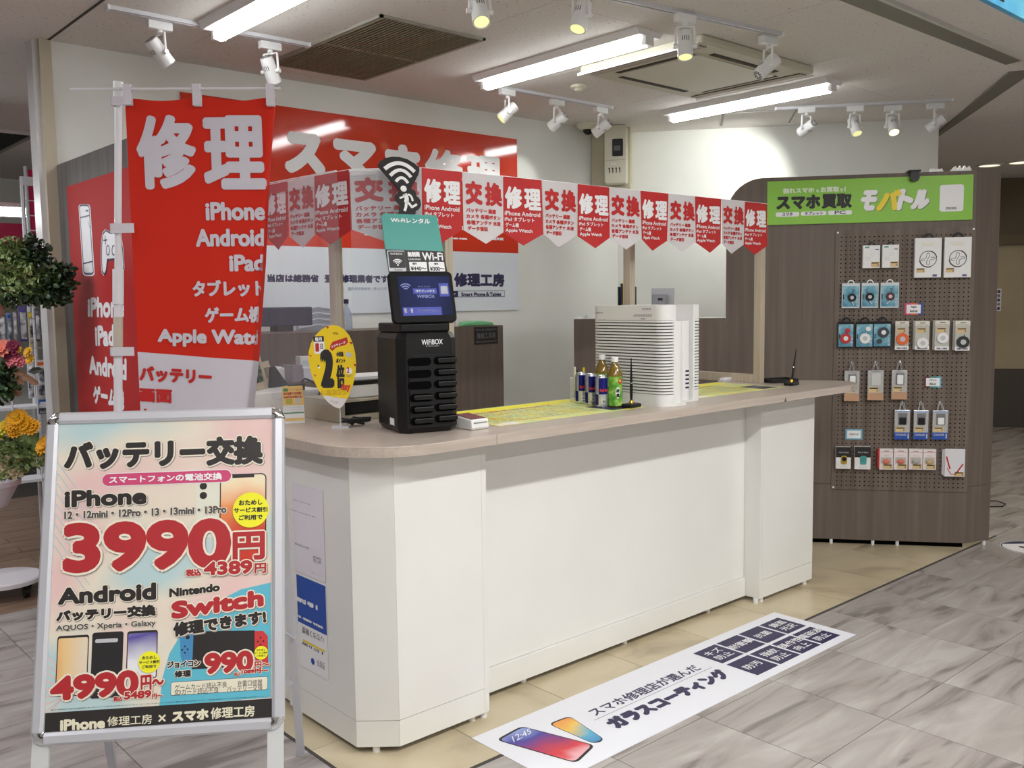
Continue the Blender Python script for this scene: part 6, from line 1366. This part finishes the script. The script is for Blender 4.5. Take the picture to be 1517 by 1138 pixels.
pl0, pl1 = onz(1455, -4, 2.5), onz(1530, 35, 2.5); yw = atan2(pl1.y-pl0.y, pl1.x-pl0.x)
t = thing('hanging_sign', 'blue picture sign hanging at the top right corner', 'sign', (pl0.x, pl0.y, 2.5), yw)
L_ = (pl1-pl0).length+.6; MB().box(0, 0, 0, L_, .02, .28, noise_mat('sky_print', [(60, 150, 206), (110, 196, 226)], (1, 1, 1), .4, 3, 4)).obj('board', t)
b = MB(); b.rect(.13, .02, .19, .09, -.001, BLK); b.rect(.145, .035, .175, .075, -.0015, REDB); b.obj('print', t, norm=False)
MB().cyl((.1, .01, .28), (.1, .01, .30), .004, LG, 8).obj('wire', t); MB().cyl((L_-.1, .01, .28), (L_-.1, .01, .30), .004, LG, 8).obj('wire', t)
p = onz(1466, 745, 0)
t = thing('floor_cable', 'thin dark cable loop on the floor behind the end of the partition', 'cable', (p.x, p.y, 0)); b = MB(); u_ = Vector((cos(DV), sin(DV), 0))
pts = [u_*(-.3), u_*(-.05)+Vector((0, 0, .012)), u_*.05+Vector((.0, .0, .01)), u_*.075+Vector((-.05, -.05, .006)), u_*.03+Vector((-.12, -.1, .005)), u_*(-.2)+Vector((-.15, -.12, .005))]
b.tube([q_+Vector((0, 0, .004)) for q_ in pts], .004, BLKM).obj('loop', t, smooth=60)
# ================================================================== LEFT SIDE: NEXT SHOP, FLOWERS
CRM = M('crimson_fascia', (166, 24, 66), .4)
NY = 8.6
za, zc2 = ony(20, 331, NY).z, ony(20, 368, NY).z; zd = ony(20, 452, NY).z; xl, xr2 = ony(-260, 350, NY).x, ony(96, 350, NY).x
t = thing('shop_fascia', 'crimson and white fascia sign of the neighbouring shop, far left', 'sign', (xl, NY, 0))
MB().box(0, 0, zc2+.001, xr2-xl, .05, za, CRM).obj('crimson_band', t); MB().box(0, 0, zd, xr2-xl, .05, zc2, M('fascia_white', (222, 216, 222), .4)).obj('white_band', t)
b = MB(); fq2 = lambda px, py: (ony(px, py, NY).x-xl, ony(px, py, NY).z); TX(b, 'ソ', (fq2(-2, 384), fq2(27, 424)), CRM, y=-.003, bold=.018); TX(b, 'ン', (fq2(-40, 384), fq2(-10, 424)), CRM, y=-.003, bold=.018); b.obj('lettering', t, norm=False)
lz = ony(10, 312, 7.2); t = thing('fluorescent_fixture', 'glowing fluorescent bar of the neighbouring shop at the left edge', 'ceiling light', (lz.x-.9, 7.2, lz.z), 0)
MB().box(-.6, -.06, .02, 1.02, .06, .05, W_).obj('housing', t); MB().cyl((-.55, 0, -.005), (ony(44, 312, 7.2).x-lz.x+.9, 0, -.005), .035, FLU, 14).obj('tube', t, smooth=60)
for k in (-.4, .8): MB().cyl((k, 0, .05), (k, 0, CZ-lz.z), .006, LG, 6).obj('rod', t)
# far vent
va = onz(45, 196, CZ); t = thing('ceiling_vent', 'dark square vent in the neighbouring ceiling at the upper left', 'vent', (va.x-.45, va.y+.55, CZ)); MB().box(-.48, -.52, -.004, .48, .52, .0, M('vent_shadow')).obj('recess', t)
b = MB(); MB().box(-.5, -.54, -.02, -.48, .54, 0, fm).box(.48, -.54, -.02, .5, .54, 0, fm).box(-.5, -.54, -.02, .5, -.52, 0, W_).box(-.5, .52, -.02, .5, .54, 0, fm).obj('frame', t)
# wire rack with hanging packs
RY = 5.9; rk = lambda px, py, y=RY: ony(px, py, y)
t = thing('wire_rack', 'white wire display rack beside the end post, far left', 'rack', (rk(34, 300).x, RY, 0)); X0 = t.location.x
zt_r = rk(40, 262).z; xw = rk(70, 300).x-X0; RW = M('rack_white', (214, 214, 218), .4)
def bar(p0, p1, r_, nm='wire'): return MB().cyl(p0, p1, r_, RW, 6).obj(nm, t)
bar((0, 0, 0), (0, 0, zt_r), .011, 'upright'); bar((xw+.25, 0, 0), (xw+.25, 0, zt_r), .011, 'upright'); bar((-.55, 0, 0), (-.55, 0, 1.25), .009, 'upright')
MB().box(0, -.012, zt_r-.05, xw+.25, .012, zt_r, RW).obj('top_rail', t)
for k in range(1, 7): bar((k*.085*.9, .002, .05), (k*.085*.9, .002, zt_r-.05), .0035)
for k in range(1, 28): bar((0, -.003, zt_r-.05-k*.085), (xw+.25, -.003, zt_r-.05-k*.085), .003)
MB().box(-.55, -.16, .92, xw+.25, .01, .935, RW).obj('shelf', t); MB().box(-.55, -.16, .5, xw+.25, .01, .515, RW).obj('shelf', t)
for k in range(5): bar((-.55+.13*k, -.17, .5), (-.55+.13*k, -.17, 1.05), .004)
tn = thing('pink_banner', 'bright pink vertical banner behind the wire rack', 'banner', (rk(43, 300, 6.6).x, 6.6, 0)); z0_, z1_v = rk(50, 372, 6.6).z, rk(50, 252, 6.6).z
MB().box(0, 0, z0_, rk(70, 300, 6.6).x-tn.location.x+.2, .01, z1_v, M('hot_pink', (206, 24, 84), .5)).obj('cloth', tn); MB().cyl((-.01, 0, 0), (-.01, 0, z1_v+.02), .012, RW, 8).obj('pole', tn)
cw = noise_mat('plastic_wrapped_goods', [(60, 62, 80), (150, 150, 156), (214, 214, 218)], (1, 1, 1), .2, 4, 22, (.38, .6), coord='Object', rnd=True)
packs = [(24, 372, 37, 440, 'grey pack'), (38, 374, 50, 420, 'pack with a dark print'), (50, 372, 62, 400, 'pale pack'), (-4, 470, 10, 520, 'clear pack'), (10, 464, 19, 515, 'blue edged pack'), (19, 462, 27, 512, 'grey narrow pack'), (27, 452, 41, 506, 'pack with purple print'), (42, 462, 50, 512, 'yellow edged pack'), (51, 458, 60, 506, 'dark grey pack'), (62, 455, 76, 508, 'charcoal pack'), (52, 534, 80, 588, 'white case pack'), (40, 540, 51, 590, 'narrow white pack'), (61, 375, 69, 410, 'small clear pack'), (56, 592, 80, 612, 'low blue pack')]
pc = [(150, 150, 160), (70, 72, 90), (214, 214, 220), (196, 200, 206), (120, 140, 180), (150, 152, 158), (90, 80, 150), (190, 170, 90), (80, 80, 84), (60, 62, 66), (216, 214, 212), (200, 200, 204), (190, 192, 198), (110, 130, 170)]
for i, (x0, y0, x1, y1, lb) in enumerate(packs):
    a, c = rk(x0, y0, RY-.10-.015*(i % 3)), rk(x1, y1, RY-.10-.015*(i % 3)); w_, h_ = c.x-a.x, a.z-c.z
    tt_ = thing('hanging_pack', lb+' hanging on the wire rack, '+('upper row' if y0 < 440 else 'middle row' if y0 < 530 else 'lower row'), 'hanging pack', (a.x+w_/2, RY-.10-.015*(i % 3), c.z), random.uniform(-.15, .15), 'goods hanging on the wire rack')
    MB().box(-w_/2, 0, 0, w_/2, .012, h_, M('pack_col%d' % i, pc[i], .3)).obj('card', tt_, bevel=.002); MB().prism([(-w_*.44, h_*.08), (w_*.40, h_*.06), (w_*.44, h_*.80), (-w_*.38, h_*.82)], -.012, -.001, cw, 'y').obj('blister', tt_, bevel=.004)
    b = MB(); b.rect(-w_*.4, h_*.86, w_*.4, h_*.95, -.0006, (PURP, NAVY, LG, WP, BLUE, LG, PURP, YEL, GRY, BLK, ORNG, WP, LG, BLUE)[i]); b.obj('print', tt_, norm=False); MB().tube([(0, .012, h_-.006), (0, .09, h_-.002)], .002, CHR).obj('hook', tt_)
# flowers
FD = 4.25
def fp(px, py, d=FD): return atd(px, py, d)
def leaf(b, p, d, n, L_, w_, m, bend=.2):
    d = d.normalized(); s = d.cross(n).normalized(); n = s.cross(d)
    P = [p, p+d*L_*.35+s*w_+n*L_*bend*.3, p+d*L_*.75+s*w_*.8+n*L_*bend*.2, p+d*L_-n*L_*bend*.4, p+d*L_*.75-s*w_*.8+n*L_*bend*.2, p+d*L_*.35-s*w_+n*L_*bend*.3, p+d*L_*.5+n*L_*bend*.05]
    b.add(P, [(0, 1, 6), (1, 2, 6), (2, 3, 6), (3, 4, 6), (4, 5, 6), (5, 0, 6)], m)
def rv(): return Vector((random.gauss(0, 1), random.gauss(0, 1), random.gauss(0, 1))).normalized()
LG1 = noise_mat('bush_leaf', [(74, 96, 48), (120, 140, 82), (160, 176, 116)], (1, 1, 1), .5, 2, 14, (.35, .7)); LG2 = noise_mat('dark_leaf', [(14, 34, 18), (36, 62, 26), (60, 92, 40)], (1, 1, 1), .5, 2, 14, (.35, .7))
def bush(name, parent, blobs, mat, cnt, L_, w_, o):
    b = MB()
    for (px, py, rx, ry, sd, k) in blobs:
        random.seed(sd); c = fp(px, py); sc = FD/FPX
        for i in range(int(cnt*k)):
            v = rv(); rad = random.random()**.45; p = c+CR*(v.x*rx*sc*rad)+CU*(v.y*ry*sc*rad)+CF*(v.z*rx*sc*rad*.8)
            leaf(b, p-o, (v+rv()*.7+Vector((0, 0, .3))), rv(), L_*random.uniform(.7, 1.2), w_*random.uniform(.8, 1.2), mat)
    return b.obj(name, parent, norm=False, kind='stuff')
sx0 = fp(-30, 600); sbase = Vector((sx0.x, sx0.y, 0))
zt1s, zt2s = fp(-20, 800).z, fp(-20, 600).z
st = thing('flower_stand', 'white round wheeled base and frame of a flower display at the left edge', 'flower stand', (0, 0, 0))
bp = onz(8, 862, .07); st.location = (bp.x, bp.y, 0)
def off(p): return Vector(p)-Vector((bp.x, bp.y, 0))
Rb = (onz(58, 860, .09)-onz(8, 860, .09)).length
MB().lathe([(Rb-.02, .065), (Rb, .072), (Rb, .092), (Rb-.01, .10)], M('stand_white', (226, 224, 228), .25), 40).obj('round_base', st, smooth=30)
for k in range(4): a = pi/4+k*pi/2-.3; c = Vector((cos(a)*Rb*.78, sin(a)*Rb*.78, 0)); MB().cyl(c+Vector((-.012, 0, .03)), c+Vector((.012, 0, .03)), .029, BLKP, 14).obj('castor', st, smooth=30)
tk = lambda px, py: off(fp(px, py))
for px in (-75, -60): p = tk(px, 600); MB().cyl((p.x, p.y, .1), (p.x, p.y, tk(px, 470).z), .010, W_, 8).obj('frame_bar', st)
for py in (475, 600, 752): c = tk(-22, py); MB().lathe([(.055, -.008), (.06, -.004), (.06, 0), (.055, .0)], W_, 24, c=(c.x, c.y, c.z)).obj('tier', st, smooth=30); e_ = tk(-75, 600); MB().tube([(c.x, c.y, c.z-.008), (e_.x, e_.y, c.z-.008)], .008, W_).obj('bracket', st)
# leafy bouquet
o0 = fp(-22, 474); t = thing('green_bouquet', 'large dark green leafy arrangement at the left edge, over the red panel edge', 'plant', o0)
MB().lathe([(.06, .001), (.09, .06), (.115, .14), (.11, .14), (.05, .01)], M('pink_wrap', (196, 160, 150), .6), 24, caps=False).obj('pot', t, smooth=40)
bush('foliage', t, ((15, 418, 46, 40, 1, 1), (52, 405, 34, 26, 2, .7), (20, 375, 22, 26, 3, .5), (-10, 395, 30, 34, 4, .5), (55, 432, 28, 22, 9, .6)), LG1, 700, .026, .0075, o0)
bush('dark_foliage', t, ((82, 420, 28, 15, 5, .6), (62, 380, 12, 22, 6, .25), (88, 402, 22, 14, 7, .35), (70, 440, 34, 16, 8, .6), (20, 440, 46, 18, 18, .6), (48, 368, 12, 22, 11, .2)), LG2, 620, .028, .0085, o0)
b = MB()
for (px, py) in ((60, 365), (104, 402), (92, 388), (30, 350), (95, 440), (70, 455)): b.tube([Vector((0, 0, .1)), (fp(30, 420)-o0), fp(px, py)-o0], .003, M('twig', (70, 60, 40), .8))
b.obj('stem', t)
# mixed flowers
def flower(parent, p, r_, m, n=9, nm='flower', layers=2, core=None):
    b = MB(); p = Vector(p); ax = (-CF+Vector((random.uniform(-.4, .4), random.uniform(-.4, .4), .5))).normalized(); e1 = ax.orthogonal().normalized(); e2 = ax.cross(e1)
    for l in range(layers):
        for i in range(n):
            a = 2*pi*(i+.5*l)/n; d = (e1*cos(a)+e2*sin(a))+ax*(.25+.45*l); leaf(b, p, d, ax, r_*(1-.22*l), r_*.26, m, .25)
    b.ball(p+ax*r_*.15, r_*.2, core or m, 8, 5); return b.obj(nm, parent, norm=False)
o1 = fp(-22, 599); t = thing('mixed_bouquet', 'bouquet of salmon, magenta and pink flowers with brown leaves, left edge middle tier', 'plant', o1)
MB().lathe([(.05, .001), (.075, .07), (.08, .10), (.07, .10)], W_, 20, caps=False).obj('pot', t, smooth=40)
f1m = M('flower_salmon', (226, 130, 110), .6); f2m = M('flower_magenta', (120, 26, 60), .6); f3m = M('flower_pink', (206, 110, 120), .6); f4m = M('flower_yellow', (220, 170, 20), .6); brl = M('leaf_brown', (128, 92, 68), .6)
random.seed(12)
for px, py, r_, m, n in ((2, 518, .055, f1m, 12), (20, 513, .035, f2m, 12), (24, 522, .03, f2m, 12), (14, 528, .03, f2m, 10), (24, 533, .038, f3m, 8), (32, 538, .03, f3m, 8), (17, 538, .03, f3m, 8), (42, 522, .03, f4m, 10), (28, 519, .022, f4m, 10), (45, 533, .028, f4m, 10), (12, 622, .0, f4m, 3)):
    if r_: flower(t, fp(px, py)-o1, r_, m, n)
for px, py, dx_, dy_, m in ((30, 555, 22, 10, brl), (22, 556, 14, 14, brl), (40, 560, 18, 10, brl), (18, 550, 20, 4, brl), (42, 551, 22, -4, M('leaf_dark', (40, 44, 26), .6)), (18, 578, 14, 8, brl)):
    b = MB(); leaf(b, fp(px, py)-o1, CR*dx_-CU*dy_, -CF, sqrt(dx_**2+dy_**2)*FD/FPX, .016, m, .15); b.obj('leaf', t, norm=False)
bush('foliage', t, ((-2, 560, 26, 30, 13, .5), (8, 580, 20, 18, 14, .3)), LG2, 420, .035, .009, o1)
# yellow flowers in a white pot
o2 = fp(-15, 751); t = thing('yellow_bouquet', 'yellow and orange flower arrangement in a white pot, left of the sign stand', 'plant', o2)
zp = (fp(-15, 711)-o2).z; rp = (fp(28, 715)-fp(-15, 715)).length
MB().lathe([(rp*.55, .001), (rp*.92, zp*.78), (rp*1.0, zp*.80), (rp*1.02, zp), (rp*.96, zp), (rp*.5, .02)], M('pot_white', (206, 200, 206), .4), 32, caps=False).obj('pot', t, smooth=35)
f5m = M('flower_deepyellow', (222, 160, 10), .6); f6m = M('flower_cream', (206, 190, 150), .6); f7m = M('flower_lime', (210, 206, 60), .6)
for px, py, r_, m, n in ((26, 622, .055, f5m, 18), (38, 630, .05, f5m, 18), (48, 634, .045, f5m, 14), (18, 632, .05, f5m, 14), (24, 616, .03, f4m, 14), (66, 660, .05, f5m, 14), (5, 635, .045, f7m, 14), (24, 642, .04, f5m, 12), (2, 644, .03, f7m, 12), (62, 668, .03, f5m, 12)):
    flower(t, fp(px, py)-o2, r_, m, n)
for px, py, r_ in ((10, 690, .06), (22, 695, .06), (30, 690, .05), (4, 700, .05), (24, 680, .05)): flower(t, fp(px, py)-o2, r_, f6m, 9, layers=3)
for px, py, dx_, dy_ in ((2, 672, 20, -14), (-4, 668, 22, -8), (36, 668, 8, -28), (42, 664, 12, -18), (32, 662, -6, -22), (46, 668, 14, -12), (30, 674, 10, 4)):
    b = MB(); leaf(b, fp(px, py)-o2, CR*dx_-CU*dy_, -CF, sqrt(dx_**2+dy_**2)*1.3*FD/FPX, .024, LG1, .15); b.obj('leaf', t, norm=False)
bush('foliage', t, ((20, 668, 36, 26, 15, .7), (40, 682, 22, 16, 16, .4), (0, 700, 26, 10, 17, .3)), LG1, 380, .035, .010, o2)
